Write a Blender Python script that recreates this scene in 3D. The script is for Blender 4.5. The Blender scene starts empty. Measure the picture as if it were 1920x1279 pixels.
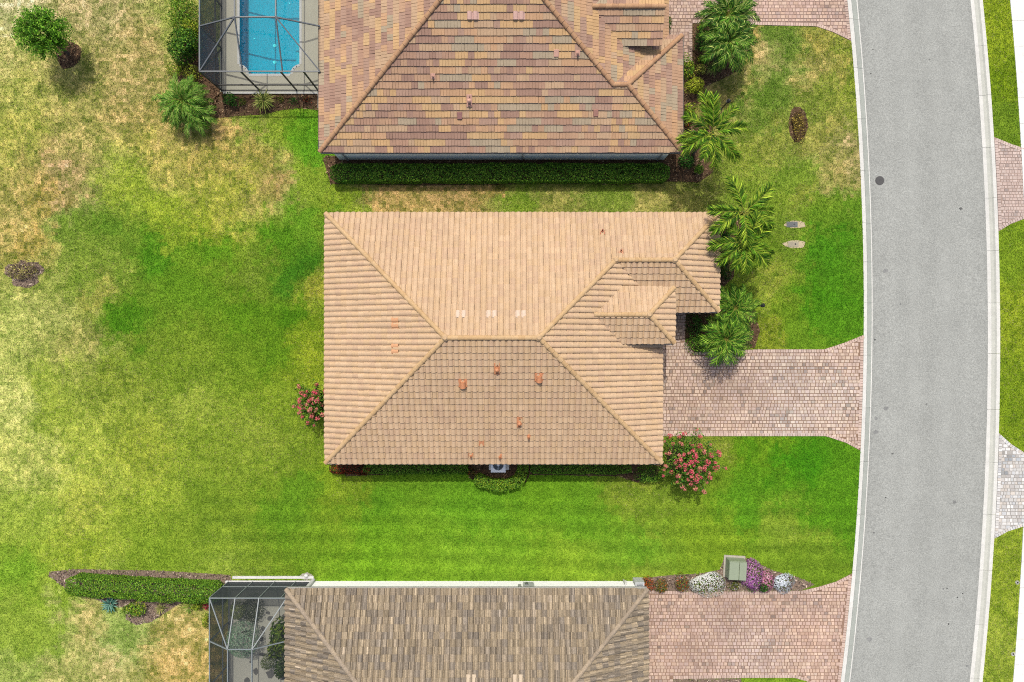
import bpy, math, random
import numpy as np
from mathutils import Vector, Matrix

random.seed(7)
rng = np.random.default_rng(11)
sc = bpy.context.scene
COL = sc.collection

# ---------------------------------------------------------------- camera, sky, sun, exposure
H = 40.0                                  # drone height
S = 32.0                                  # photo pixels per metre on the ground below the drone
cam_d = bpy.data.cameras.new('camera'); cam = bpy.data.objects.new('camera', cam_d); COL.objects.link(cam)
cam.location = (0, 0, H); cam.rotation_euler = (0, 0, 0)
cam_d.sensor_width = 36.0; cam_d.lens = 24.0
cam_d.clip_start = 0.1; cam_d.clip_end = 2000
sc.camera = cam

SUN = Vector((-0.09, 0.55, 1.0)).normalized()
EL = math.asin(SUN.z); AZ = math.atan2(SUN.x, SUN.y)
world = bpy.data.worlds.new('World'); sc.world = world; world.use_nodes = True
wn = world.node_tree.nodes; wl = world.node_tree.links
sky = wn.new('ShaderNodeTexSky'); sky.sky_type = 'NISHITA'; sky.sun_disc = False
sky.sun_elevation = EL; sky.sun_rotation = AZ; sky.air_density = 1.0; sky.dust_density = 5.0; sky.ozone_density = 1.0
wl.new(sky.outputs[0], wn['Background'].inputs[0]); wn['Background'].inputs[1].default_value = 0.15
sun_d = bpy.data.lights.new('sun', 'SUN'); sun_d.energy = 3.0; sun_d.angle = math.radians(0.55); sun_d.color = (1.0, 0.95, 0.84)
sun = bpy.data.objects.new('sun', sun_d); COL.objects.link(sun)
sun.rotation_euler = (-SUN).to_track_quat('-Z', 'Y').to_euler(); sun.location = SUN * 120

vs = sc.view_settings
vs.view_transform = 'Standard'; vs.look = 'None'; vs.gamma = 1.0; vs.use_curve_mapping = False
vs.exposure = 0.27
sc.render.engine = 'CYCLES'
sc.cycles.use_denoising = False
sc.cycles.pixel_filter_type = 'BLACKMAN_HARRIS'; sc.cycles.filter_width = 1.05
sc.cycles.max_bounces = 6; sc.cycles.transparent_max_bounces = 16
sc.cycles.diffuse_bounces = 3; sc.cycles.glossy_bounces = 2; sc.cycles.transmission_bounces = 4

GAIN = 2.0                                # picture value of a sunlit level white surface

# ---------------------------------------------------------------- helpers
def lin(c):
    c = np.asarray(c, float) / 255.0
    return np.where(c <= 0.04045, c / 12.92, ((c + 0.055) / 1.055) ** 2.4)
def A(r, g, b, k=1.0):                    # surface colour that shows as (r,g,b) in this light
    return tuple(np.clip(lin((r, g, b)) / GAIN * k, 0.002, 0.85))
def W(px, py, z=0.0):                     # photo pixel -> place at height z
    k = (H - z) / H
    return ((px - 960.0) / S * k, (639.5 - py) / S * k)
def PX(x, y, z=0.0):
    k = H / (H - z)
    return 960 + x * S * k, 639.5 - y * S * k
def WP(pts, z=0.0): return [W(p[0], p[1], z) for p in pts]

MATS = {}
def mat(name, base=(0.5, 0.5, 0.5), rough=0.8, attr=False, noise=(), bump=None, spec=0.3, metal=0.0, trans=0.0, stretch=None):
    """noise: list of (scale, amount, detail); bump: (scale, strength, distance)"""
    if name in MATS: return MATS[name]
    m = bpy.data.materials.new(name); m.use_nodes = True; MATS[name] = m
    nt = m.node_tree; N = nt.nodes; L = nt.links
    p = N['Principled BSDF']; p.inputs['Roughness'].default_value = rough; p.inputs['Metallic'].default_value = metal
    p.inputs['Specular IOR Level'].default_value = spec
    geo = N.new('ShaderNodeNewGeometry'); vec = geo.outputs['Position']
    if stretch:
        mp = N.new('ShaderNodeMapping'); mp.inputs['Scale'].default_value = stretch; L.new(vec, mp.inputs['Vector']); vecn = mp.outputs[0]
    else: vecn = vec
    if attr:
        a = N.new('ShaderNodeAttribute'); a.attribute_name = 'tint'; col = a.outputs['Color']
    else:
        a = N.new('ShaderNodeRGB'); a.outputs[0].default_value = (*base, 1); col = a.outputs[0]
    for (s, amt, det) in noise:
        n = N.new('ShaderNodeTexNoise'); n.inputs['Scale'].default_value = s; n.inputs['Detail'].default_value = det
        n.inputs['Roughness'].default_value = 0.65
        L.new(vecn, n.inputs['Vector'])
        mr = N.new('ShaderNodeMapRange'); mr.inputs['From Min'].default_value = 0.25; mr.inputs['From Max'].default_value = 0.75
        mr.inputs['To Min'].default_value = 1 - amt; mr.inputs['To Max'].default_value = 1 + amt
        L.new(n.outputs['Fac'], mr.inputs['Value'])
        mx = N.new('ShaderNodeVectorMath'); mx.operation = 'SCALE'
        L.new(col, mx.inputs[0]); L.new(mr.outputs[0], mx.inputs['Scale']); col = mx.outputs[0]
    L.new(col, p.inputs['Base Color'])
    if bump:
        n = N.new('ShaderNodeTexNoise'); n.inputs['Scale'].default_value = bump[0]; n.inputs['Detail'].default_value = 4
        L.new(vecn, n.inputs['Vector'])
        b = N.new('ShaderNodeBump'); b.inputs['Strength'].default_value = bump[1]; b.inputs['Distance'].default_value = bump[2]
        L.new(n.outputs['Fac'], b.inputs['Height']); L.new(b.outputs[0], p.inputs['Normal'])
    if trans > 0:
        t = N.new('ShaderNodeBsdfTranslucent'); L.new(col, t.inputs['Color'])
        ms = N.new('ShaderNodeMixShader'); ms.inputs[0].default_value = trans
        L.new(p.outputs[0], ms.inputs[1]); L.new(t.outputs[0], ms.inputs[2]); L.new(ms.outputs[0], N['Material Output'].inputs['Surface'])
    return m

def mesh_np(name, V, F, tint=None, smooth=False):
    """V n x 3, F m x k array"""
    V = np.asarray(V, np.float32); F = np.asarray(F, np.int32)
    me = bpy.data.meshes.new(name)
    m, k = F.shape
    me.vertices.add(len(V)); me.vertices.foreach_set('co', V.ravel())
    me.loops.add(m * k); me.loops.foreach_set('vertex_index', F.ravel())
    me.polygons.add(m); me.polygons.foreach_set('loop_start', np.arange(0, m * k, k, dtype=np.int32))
    if smooth: me.polygons.foreach_set('use_smooth', np.ones(m, bool))
    me.update(calc_edges=True)
    if not smooth: me.shade_flat()
    if tint is not None: set_tint(me, tint)
    return me
def set_tint(me, tint):
    t = np.asarray(tint, np.float32)
    if t.ndim == 1: t = np.tile(t, (len(me.polygons), 1))
    at = me.attributes.new('tint', 'FLOAT_COLOR', 'FACE')
    at.data.foreach_set('color', np.concatenate([t[:, :3], np.ones((len(t), 1), np.float32)], 1).ravel())

class MB:
    """collects faces with a colour each, then becomes one mesh"""
    def __init__(s): s.v = []; s.f = []; s.t = []
    def face(s, pts, tint=(.5, .5, .5)):
        i = len(s.v); s.v += [tuple(p) for p in pts]; s.f.append(tuple(range(i, i + len(pts)))); s.t.append(tint)
    def add(s, V, F, tint=(.5, .5, .5)):
        i = len(s.v); s.v += [tuple(p) for p in V]
        for f in F: s.f.append(tuple(i + k for k in f)); s.t.append(tint)
    def box(s, a, b, tint=(.5, .5, .5), inset=0.0):
        x0, y0, z0 = a; x1, y1, z1 = b; q = inset
        V = [(x0, y0, z0), (x1, y0, z0), (x1, y1, z0), (x0, y1, z0), (x0 + q, y0 + q, z1), (x1 - q, y0 + q, z1), (x1 - q, y1 - q, z1), (x0 + q, y1 - q, z1)]
        s.add(V, [(3, 2, 1, 0), (4, 5, 6, 7), (0, 1, 5, 4), (1, 2, 6, 5), (2, 3, 7, 6), (3, 0, 4, 7)], tint)
    def bar(s, p, q, w=0.05, h=0.05, tint=(.5, .5, .5)):
        p = Vector(p); q = Vector(q); d = (q - p).normalized()
        up = Vector((0, 0, 1)) if abs(d.z) < 0.95 else Vector((0, 1, 0))
        a = d.cross(up).normalized() * (w / 2); b = a.cross(d).normalized() * (h / 2)
        V = [p - a - b, p + a - b, p + a + b, p - a + b, q - a - b, q + a - b, q + a + b, q - a + b]
        s.add(V, [(0, 1, 2, 3), (7, 6, 5, 4), (0, 4, 5, 1), (1, 5, 6, 2), (2, 6, 7, 3), (3, 7, 4, 0)], tint)
    def tube(s, pts, rad, n=7, tint=(.5, .5, .5), cap=True):
        pts = [Vector(p) for p in pts]
        if not hasattr(rad, '__len__'): rad = [rad] * len(pts)
        rings = []
        for i, p in enumerate(pts):
            d = (pts[min(i + 1, len(pts) - 1)] - pts[max(i - 1, 0)]).normalized()
            up = Vector((0, 0, 1)) if abs(d.z) < 0.9 else Vector((1, 0, 0))
            a = d.cross(up).normalized(); b = a.cross(d).normalized()
            rings.append([p + (a * math.cos(t) + b * math.sin(t)) * rad[i] for t in [2 * math.pi * k / n for k in range(n)]])
        V = [v for r in rings for v in r]; F = []
        for i in range(len(pts) - 1):
            for k in range(n): F.append((i * n + k, i * n + (k + 1) % n, (i + 1) * n + (k + 1) % n, (i + 1) * n + k))
        if cap: F.append(tuple(range(n))[::-1]); F.append(tuple((len(pts) - 1) * n + k for k in range(n)))
        s.add(V, F, tint)
    def cyl(s, c, r0, r1, z0, z1, n=16, tint=(.5, .5, .5)):
        V = [(c[0] + r0 * math.cos(2 * math.pi * k / n), c[1] + r0 * math.sin(2 * math.pi * k / n), z0) for k in range(n)]
        V += [(c[0] + r1 * math.cos(2 * math.pi * k / n), c[1] + r1 * math.sin(2 * math.pi * k / n), z1) for k in range(n)]
        F = [(k, (k + 1) % n, n + (k + 1) % n, n + k) for k in range(n)] + [tuple(range(n, 2 * n)), tuple(range(n))[::-1]]
        s.add(V, F, tint)
    def prism(s, poly, z0, z1, tint=(.5, .5, .5)):
        n = len(poly); V = [(x, y, z0) for x, y in poly] + [(x, y, z1) for x, y in poly]
        ar = sum(poly[i][0] * poly[(i + 1) % n][1] - poly[(i + 1) % n][0] * poly[i][1] for i in range(n))
        o = tuple(range(n, 2 * n)); 
        if ar < 0: o = o[::-1]
        s.add(V, [o] + [(i, (i + 1) % n, n + (i + 1) % n, n + i) for i in range(n)], tint)
    def mesh(s, name, smooth=False):
        me = bpy.data.meshes.new(name); me.from_pydata(s.v, [], s.f); set_tint(me, np.array(s.t, np.float32))
        if smooth: me.polygons.foreach_set('use_smooth', np.ones(len(me.polygons), bool))
        me.update(); return me

def obj(name, me, m, parent=None, loc=None, kind=None):
    if isinstance(me, MB): me = me.mesh(name)
    o = bpy.data.objects.new(name, me); COL.objects.link(o)
    if m is not None and len(me.materials) == 0: me.materials.append(m)
    if parent is not None: o.parent = parent
    if loc is not None: o.location = loc
    if kind: o['kind'] = kind
    return o
def tag(o, label=None, cat=None, group=None, kind=None):
    if label: o['label'] = label
    if cat: o['category'] = cat
    if group: o['group'] = group
    if kind: o['kind'] = kind
    return o
def thing(name, label, cat, loc=(0, 0, 0), group=None):
    o = bpy.data.objects.new(name, None); COL.objects.link(o); o.location = loc; o.empty_display_size = 0.2
    return tag(o, label, cat, group)

def inpoly(X, Y, poly):
    X = np.asarray(X); Y = np.asarray(Y); r = np.zeros(X.shape, bool); n = len(poly)
    for i in range(n):
        x0, y0 = poly[i]; x1, y1 = poly[(i + 1) % n]
        c = ((y0 > Y) != (y1 > Y)) & (X < (x1 - x0) * (Y - y0) / ((y1 - y0) if y1 != y0 else 1e-9) + x0)
        r ^= c
    return r
def dist_edge(X, Y, poly):
    X = np.asarray(X, float); Y = np.asarray(Y, float); d = np.full(X.shape, 1e9); n = len(poly)
    for i in range(n):
        ax, ay = poly[i]; bx, by = poly[(i + 1) % n]; ex, ey = bx - ax, by - ay
        t = np.clip(((X - ax) * ex + (Y - ay) * ey) / (ex * ex + ey * ey + 1e-12), 0, 1)
        d = np.minimum(d, np.hypot(X - ax - t * ex, Y - ay - t * ey))
    return d
VN = {}
def vnoise(X, Y, freq, seed):
    if seed not in VN: VN[seed] = np.random.default_rng(seed).random((256, 256))
    T = VN[seed]
    x = X * freq + 1000.3; y = Y * freq + 1000.7
    i = np.floor(x).astype(int); j = np.floor(y).astype(int); fx = x - i; fy = y - j
    fx = fx * fx * (3 - 2 * fx); fy = fy * fy * (3 - 2 * fy)
    a = T[i % 256, j % 256]; b = T[(i + 1) % 256, j % 256]; c = T[i % 256, (j + 1) % 256]; d = T[(i + 1) % 256, (j + 1) % 256]
    return (a * (1 - fx) + b * fx) * (1 - fy) + (c * (1 - fx) + d * fx) * fy

# ---------------------------------------------------------------- road edges (metres, functions of y)
def fit(s):
    s = np.array(s, float); x = (s[:, 1] - 960) / S; y = (639.5 - s[:, 0]) / S
    p = np.polyfit(y, x, 2); return lambda Y: np.polyval(p, Y)
LO = fit([(0, 1589), (75, 1595.5), (200, 1605), (320, 1613), (420, 1617.5), (500, 1619), (640, 1620), (740, 1616.5), (840, 1613), (960, 1607), (1060, 1599), (1140, 1591), (1240, 1581), (1279, 1576)])
LI = fit([(0, 1609), (200, 1625), (320, 1632), (420, 1636), (500, 1638), (640, 1638), (740, 1635), (840, 1631), (960, 1626), (1060, 1616), (1140, 1610), (1240, 1601), (1279, 1596)])
RI = fit([(0, 1822), (100, 1831), (200, 1838), (300, 1845), (400, 1850), (500, 1853), (640, 1854.5), (740, 1854), (840, 1851), (960, 1845), (1060, 1839), (1140, 1832), (1279, 1821)])
RO = fit([(0, 1842), (100, 1852), (200, 1859), (300, 1866), (400, 1871), (500, 1874), (640, 1875), (740, 1875), (840, 1871), (960, 1866), (1060, 1860), (1140, 1854), (1279, 1843)])
SW = fit([(0, 1894), (100, 1901.5), (200, 1908), (278, 1916), (985, 1917), (1075, 1914), (1279, 1899)])

def edge_px(fn, y0, y1, n=8, d=0.0):      # points along a road edge between photo rows
    ys = np.linspace((639.5 - y0) / S, (639.5 - y1) / S, n); return [(float(fn(y)) + d, float(y)) for y in ys]

# ---------------------------------------------------------------- areas
DRIVE_MAIN = WP([(1212, 818), (1212, 585), (1286, 585), (1284, 640), (1300, 660), (1420, 655), (1545, 655), (1582, 643)]) + edge_px(LO, 628, 845, 6, -.01) + WP([(1585, 830), (1548, 818)])
DRIVE_LOW = WP([(1202, 1330), (1202, 1106), (1300, 1109), (1500, 1108), (1535, 1100), (1568, 1090)]) + edge_px(LO, 1075, 1330, 6, -.01) + WP([(1525, 1330), (1515, 1278), (1490, 1271), (1400, 1271), (1262, 1273), (1262, 1330)])
DRIVE_UP = WP([(1236, 117), (1236, -70)]) + edge_px(LO, -70, 77, 5, -.01) + WP([(1560, 60), (1530, 50), (1400, 47), (1298, 44), (1298, 117)])
DRIVE_PINK = edge_px(RO, 257, 434, 5, .01) + WP([(1895, 420), (1935, 405), (2060, 402), (2060, 284), (1935, 283), (1895, 270)])
DRIVE_WHITE = edge_px(RO, 812, 1010, 5, .01) + WP([(1890, 996), (1935, 982), (2060, 980), (2060, 858), (1935, 858), (1895, 832)])
BEDS = {
 'palm_a': WP([(1298, 44), (1330, 46), (1400, 50), (1402, 100), (1380, 135), (1350, 150), (1318, 165), (1310, 190), (1300, 215), (1270, 225), (1238, 225), (1238, 117), (1298, 117)]),
 'palm_b': WP([(1240, 225), (1305, 215), (1335, 235), (1345, 290), (1335, 325), (1310, 342), (1240, 340), (1180, 346), (1000, 345), (800, 348), (620, 345), (606, 300), (610, 292), (1240, 292)]),
 'palm_c': WP([(1320, 398), (1370, 392), (1395, 420), (1385, 470), (1375, 520), (1350, 545), (1320, 545)]),
 'entry': WP([(1284, 586), (1322, 555), (1380, 548), (1412, 580), (1425, 620), (1415, 652), (1300, 660), (1284, 640)]),
 'ac': WP([(872, 830), (990, 830), (992, 893), (985, 905), (900, 905), (880, 896)]),
 'south_w': WP([(630, 830), (880, 830), (880, 886), (760, 888), (650, 893), (632, 880)]),
 'south_e': WP([(985, 830), (1225, 830), (1245, 870), (1225, 900), (1195, 905), (1160, 893), (985, 890)]),
 'cage_s': WP([(412, 172), (600, 172), (600, 207), (560, 203), (520, 208), (495, 215), (440, 218), (405, 222), (398, 190)]),
 'cage_w': WP([(345, 60), (400, 40), (416, 168), (400, 215), (370, 235), (340, 190), (330, 120)]),
 'low_hedge': WP([(92, 1072), (140, 1067), (300, 1070), (432, 1078), (436, 1092), (400, 1125), (340, 1130), (285, 1165), (255, 1172), (235, 1160), (240, 1142), (190, 1128), (120, 1100), (92, 1080)]),
 'flowers': WP([(1186, 1086), (1260, 1078), (1310, 1076), (1350, 1068), (1358, 1046), (1400, 1046), (1450, 1070), (1495, 1082), (1528, 1096), (1500, 1108), (1300, 1109), (1200, 1107)]),
 'low_strip': WP([(1262, 1273), (1390, 1272), (1392, 1340), (1262, 1340)]),
}
def oval(px, py, rx, ry, seed=0, n=28, amp=.12):
    r = random.Random(seed); ph = [r.uniform(0, 6.28) for _ in range(4)]
    pts = []
    for k in range(n):
        t = 2 * math.pi * k / n; f = 1 + amp * (math.sin(3 * t + ph[0]) * .5 + math.sin(5 * t + ph[1]) * .35 + math.sin(8 * t + ph[2]) * .3)
        pts.append(W(px + rx * f * math.cos(t), py - ry * f * math.sin(t)))
    return pts
BEDS['ring_tree'] = oval(128, 102, 24, 26, 1)
BEDS['ring_dead'] = oval(46, 513, 34, 25, 2, amp=.25)
BEDS['ring_oval'] = oval(1496, 233, 18, 33, 3, amp=.05)
BEDS['ring_myrtle'] = oval(1274, 858, 26, 26, 4)
SAND = [oval(1491, 421, 20, 7, 5), oval(1490, 458, 21, 7.5, 6)]
CAGE_UP = [(-17.02, 14.65), (-10.3, 14.65), (-10.3, 27), (-17.02, 27)]
CAGE_LOW = [(-16.6, -14.03), (-11.5, -14.03), (-11.5, -27), (-16.6, -27)]
POOL = WP([(450, -220), (450, 121), (457, 123), (463, 128), (466, 134), (467, 139), (545, 139), (546, 134), (549, 128), (555, 123), (562, 121), (562, -220)])
HOUSE_FOOT = [[(-9.8, -6.2), (7.75, -6.2), (7.75, 2), (10.8, 2), (10.8, 6.5), (-9.8, 6.5)], [(-10.1, 10.6), (9, 10.6), (9, 27), (-10.1, 27)], [(-11.7, -14.1), (7.1, -14.1), (7.1, -27), (-11.7, -27)]]
NOGRASS = [DRIVE_MAIN, DRIVE_LOW, DRIVE_UP, DRIVE_PINK, DRIVE_WHITE, CAGE_UP, CAGE_LOW] + HOUSE_FOOT + SAND + list(BEDS.values())

# ---------------------------------------------------------------- lawn colours (how the turf itself is coloured: watered, thatched, bare)
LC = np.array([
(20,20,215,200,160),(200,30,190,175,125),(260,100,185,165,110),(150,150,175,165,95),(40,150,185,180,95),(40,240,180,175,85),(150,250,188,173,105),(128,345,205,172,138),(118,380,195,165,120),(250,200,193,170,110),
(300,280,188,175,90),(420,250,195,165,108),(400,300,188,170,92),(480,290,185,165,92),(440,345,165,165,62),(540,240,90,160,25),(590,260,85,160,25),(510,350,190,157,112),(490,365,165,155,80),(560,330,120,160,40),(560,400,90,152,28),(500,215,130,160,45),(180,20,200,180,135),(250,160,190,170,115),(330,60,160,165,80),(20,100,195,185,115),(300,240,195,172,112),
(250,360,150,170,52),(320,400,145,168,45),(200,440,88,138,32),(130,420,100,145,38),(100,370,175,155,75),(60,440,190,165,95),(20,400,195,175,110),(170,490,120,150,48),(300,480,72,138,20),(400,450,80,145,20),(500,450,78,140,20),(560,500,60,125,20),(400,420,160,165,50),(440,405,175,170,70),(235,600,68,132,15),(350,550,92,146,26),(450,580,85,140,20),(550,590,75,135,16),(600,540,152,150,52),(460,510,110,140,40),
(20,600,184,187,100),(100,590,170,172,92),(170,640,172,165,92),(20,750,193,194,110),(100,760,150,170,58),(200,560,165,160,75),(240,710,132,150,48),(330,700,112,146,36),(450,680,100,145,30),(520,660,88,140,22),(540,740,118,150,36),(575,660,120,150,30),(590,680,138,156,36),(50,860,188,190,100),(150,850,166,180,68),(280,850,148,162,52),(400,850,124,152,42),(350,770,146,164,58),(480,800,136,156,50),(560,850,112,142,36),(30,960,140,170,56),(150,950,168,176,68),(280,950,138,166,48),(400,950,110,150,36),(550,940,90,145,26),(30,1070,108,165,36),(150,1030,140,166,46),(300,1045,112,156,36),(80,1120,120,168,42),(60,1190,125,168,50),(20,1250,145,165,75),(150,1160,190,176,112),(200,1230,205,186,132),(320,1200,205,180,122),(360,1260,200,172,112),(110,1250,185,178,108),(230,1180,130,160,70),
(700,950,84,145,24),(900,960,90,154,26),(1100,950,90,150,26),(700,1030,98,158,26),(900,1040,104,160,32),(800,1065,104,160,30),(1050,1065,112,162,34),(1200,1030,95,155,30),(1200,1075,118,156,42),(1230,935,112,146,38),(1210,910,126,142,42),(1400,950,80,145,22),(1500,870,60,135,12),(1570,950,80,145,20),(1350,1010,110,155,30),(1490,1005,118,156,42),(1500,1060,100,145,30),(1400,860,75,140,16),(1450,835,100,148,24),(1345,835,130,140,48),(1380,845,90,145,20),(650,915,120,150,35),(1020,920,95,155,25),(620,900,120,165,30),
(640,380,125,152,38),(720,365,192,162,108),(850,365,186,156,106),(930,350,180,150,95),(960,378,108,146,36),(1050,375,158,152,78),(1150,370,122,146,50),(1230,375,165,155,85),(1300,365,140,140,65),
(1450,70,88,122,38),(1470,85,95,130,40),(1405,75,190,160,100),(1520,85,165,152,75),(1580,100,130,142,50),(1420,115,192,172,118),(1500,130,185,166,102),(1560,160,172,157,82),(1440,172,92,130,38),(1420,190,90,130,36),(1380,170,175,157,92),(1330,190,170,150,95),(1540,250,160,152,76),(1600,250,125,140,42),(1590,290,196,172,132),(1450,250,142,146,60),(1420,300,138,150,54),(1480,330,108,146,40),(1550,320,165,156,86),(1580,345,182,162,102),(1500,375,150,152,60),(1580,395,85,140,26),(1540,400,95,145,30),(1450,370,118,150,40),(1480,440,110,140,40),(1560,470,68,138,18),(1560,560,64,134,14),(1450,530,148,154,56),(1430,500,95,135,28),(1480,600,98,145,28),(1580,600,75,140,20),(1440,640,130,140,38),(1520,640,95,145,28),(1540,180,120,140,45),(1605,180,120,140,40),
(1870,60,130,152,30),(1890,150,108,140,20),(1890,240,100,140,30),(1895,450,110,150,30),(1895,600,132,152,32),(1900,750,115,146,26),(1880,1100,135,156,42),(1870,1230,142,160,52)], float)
LAWN_K = 1.58
def lawn_srgb(X, Y):
    px = 960 + X * S; py = 639.5 - Y * S
    wx = px + (vnoise(X, Y, .45, 3) - .5) * 46 + (vnoise(X, Y, 1.4, 4) - .5) * 36 + (vnoise(X, Y, 4.5, 14) - .5) * 34
    wy = py + (vnoise(X, Y, .45, 5) - .5) * 46 + (vnoise(X, Y, 1.4, 6) - .5) * 36 + (vnoise(X, Y, 4.5, 16) - .5) * 34
    num = np.zeros(X.shape + (3,)); den = np.zeros(X.shape)
    for c in LC:
        w = 1.0 / (((wx - c[0]) ** 2 + (wy - c[1]) ** 2) + 500.0) ** 2
        num += w[..., None] * c[2:5]; den += w
    c = num / den[..., None]
    stripe = np.where((X > -18) & (X < 21), np.sin((Y + .02 * X) * 2 * math.pi / 1.05 + np.sin(X * .2)), 0) * np.clip((-Y - 8) / 1.5, 0, 1)
    c = c * (1 + .05 * stripe[..., None])
    dry = np.clip((c[..., 0] - c[..., 1] + 42) / 66, 0, 1)
    c = c + (1 - dry)[..., None] * (c[..., 1:2] / 155.) ** 2.5 * np.array([16., 3., 9.])
    c = c * (1 + (4 * dry * (1 - dry))[..., None] * np.array([-.04, .015, .03]))
    return c, dry
def lawn_colour(X, Y):
    c, dry = lawn_srgb(X, Y)
    # thatch mottling: straw and live shoots
    n = (vnoise(X, Y, 4.2, 8) * .5 + vnoise(X, Y, 8.5, 9) * .5 - .5) * 2 + (vnoise(X, Y, 1.7, 10) - .5) * .7
    amp = .21 + .38 * dry
    c2 = c * (1 + n[..., None] * amp[..., None] * np.array([.75, .55, 1.0]))
    return lin(np.clip(c2, 5, 245)) / GAIN * (LAWN_K * (1.06 - .19 * dry ** 2))[..., None] * (1 + dry[..., None] * np.array([.0, .10, -.14])), dry

# ---------------------------------------------------------------- ground sheet
xs = np.concatenate([[-500, -120, -60, -40], np.arange(-33, 33.01, .2), [40, 60, 120, 500]])
ys = np.concatenate([[-500, -120], np.arange(-70, -24, 1.5), np.arange(-24, 24.01, .2), np.arange(25.5, 70.1, 1.5), [120, 500]])
GX, GY = np.meshgrid(xs, ys)
GZ = np.zeros_like(GX)
GZ[(GX > LO(GY) + .2) & (GX < RO(GY) - .2) & (np.abs(GY) <= 70.1)] = -.25
nx, ny = len(xs), len(ys)
idx = np.arange(nx * ny).reshape(ny, nx)
F = np.stack([idx[:-1, :-1], idx[:-1, 1:], idx[1:, 1:], idx[1:, :-1]], -1).reshape(-1, 4)
cx = ((GX[:-1, :-1] + GX[1:, 1:]) / 2).ravel(); cy = ((GY[:-1, :-1] + GY[1:, 1:]) / 2).ravel()
hole = (cx > -16.25) & (cx < -12.15) & (cy > 15.4) & (cy < 27.5)
cxc = np.clip(cx, -30, 30); cyc = np.clip(cy, -21, 21)
gc, _ = lawn_colour(cxc, cyc)
gc = gc * .8
M_LAWN = mat('lawn_soil_and_turf', rough=.95, attr=True, noise=[(9, .22, 5), (40, .25, 3)], bump=(30, .6, .03), spec=.1)
obj('ground', mesh_np('ground', np.stack([GX, GY, GZ], -1).reshape(-1, 3), F[~hole], gc[~hole]), M_LAWN, kind='structure')

# grass blades over the lawn, one uncountable mass
RAGGED = list(BEDS.values()) + SAND
def grass():
    dens = 470
    x = rng.uniform(-31.5, 31.5, int(63 * 44 * dens)); y = rng.uniform(-22, 22, x.size)
    ok = ~((x > LO(y) - .02) & (x < RO(y) + .02)) & (x < SW(y) - .03)
    x = x[ok]; y = y[ok]
    bad = np.zeros(x.size, bool)
    for p in NOGRASS:
        q = np.array(p); s = (x > q[:, 0].min()) & (x < q[:, 0].max()) & (y > q[:, 1].min()) & (y < q[:, 1].max())
        i = np.nonzero(s)[0]; jt = .11 if any(p is b for b in RAGGED) else 0; bad[i] |= inpoly(x[i] + rng.normal(0, jt, i.size), y[i] + rng.normal(0, jt, i.size), p)
    x = x[~bad]; y = y[~bad]
    c, dry = lawn_colour(x, y)
    n = x.size
    keep = rng.random(n) > .25 * dry
    x, y, c, dry = x[keep], y[keep], c[keep], dry[keep]; n = x.size
    # single blades: straw among the dry turf, deep and fresh shoots in the green
    u = rng.random(n); j = rng.normal(0, 1, n)
    straw = (u < .35 * dry)
    c = c * (1 + .16 * j[:, None])
    c[straw] = c[straw] * .4 + lin((220, 206, 150)) / GAIN * LAWN_K * .5
    fresh = (u > 1 - .25 * dry - .05)
    c[fresh] = c[fresh] * .6 + lin((118, 150, 42)) / GAIN * LAWN_K * .35
    L = rng.uniform(.06, .12, n); w = rng.uniform(.012, .022, n); a = rng.uniform(0, 2 * math.pi, n)
    tilt = rng.uniform(.45, 1.25, n)
    dx, dy = np.cos(a), np.sin(a)
    V = np.empty((n, 3, 3), np.float32)
    V[:, 0] = np.stack([x - dy * w, y + dx * w, np.full(n, .0)], 1)
    V[:, 1] = np.stack([x + dy * w, y - dx * w, np.full(n, .0)], 1)
    V[:, 2] = np.stack([x + dx * L * np.sin(tilt), y + dy * L * np.sin(tilt), L * np.cos(tilt)], 1)
    return mesh_np('grass', V.reshape(-1, 3), np.arange(3 * n).reshape(-1, 3), np.clip(c, .004, .8))
M_GRASS = mat('grass_blades', rough=.75, attr=True, spec=.15, trans=.35)
g = obj('grass', grass(), M_GRASS)
tag(g, 'mown lawn grass, lush green in places and straw dry in others', 'grass', kind='stuff')

# ---------------------------------------------------------------- road, kerbs, sidewalk
M_ASPH = mat('asphalt', A(182, 185, 180), rough=.9, attr=True, noise=[(.5, .05, 4), (2.2, .05, 3), (9, .13, 3), (16, .34, 3), (.25, .03, 2)], bump=(60, .5, .01), spec=.2)

yy = np.concatenate([np.linspace(-70, -24, 24), np.linspace(-23, 23, 93), np.linspace(24, 70, 24)])
V = []; NR = 41
for y in yy:
    l, r = float(LI(y)), float(RI(y))
    for k in range(NR): V.append((l + (r - l) * k / (NR - 1) - (.02 if k == 0 else 0) + (.02 if k == NR - 1 else 0), y, -.098 + .05 * (1 - abs(k - (NR - 1) / 2) / ((NR - 1) / 2))))
F = [(i * NR + k, i * NR + k + 1, i * NR + k + NR + 1, i * NR + k + NR) for i in range(len(yy) - 1) for k in range(NR - 1)]
wear = []                                                # tyre-polished lanes, a darker crown joint and gutter dirt
for i in range(len(yy) - 1):
    for k in range(NR - 1):
        t = (k + .5) / (NR - 1); q = 1 + .035 * sum(math.exp(-((t - c) / .045) ** 2) for c in (.17, .36, .64, .83)) - .03 * math.exp(-((t - .5) / .06) ** 2) - .07 * math.exp(-(min(t, 1 - t) / .02) ** 2)
        wear.append(tuple(np.array(A(182, 185, 180)) * q))
road = obj('road', mesh_np('road', V, F, np.array(wear)), M_ASPH, kind='structure')
M_STAIN = mat('oil_stain', rough=.6, attr=True, noise=[(8, .2, 3), (30, .2, 2)])
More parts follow.
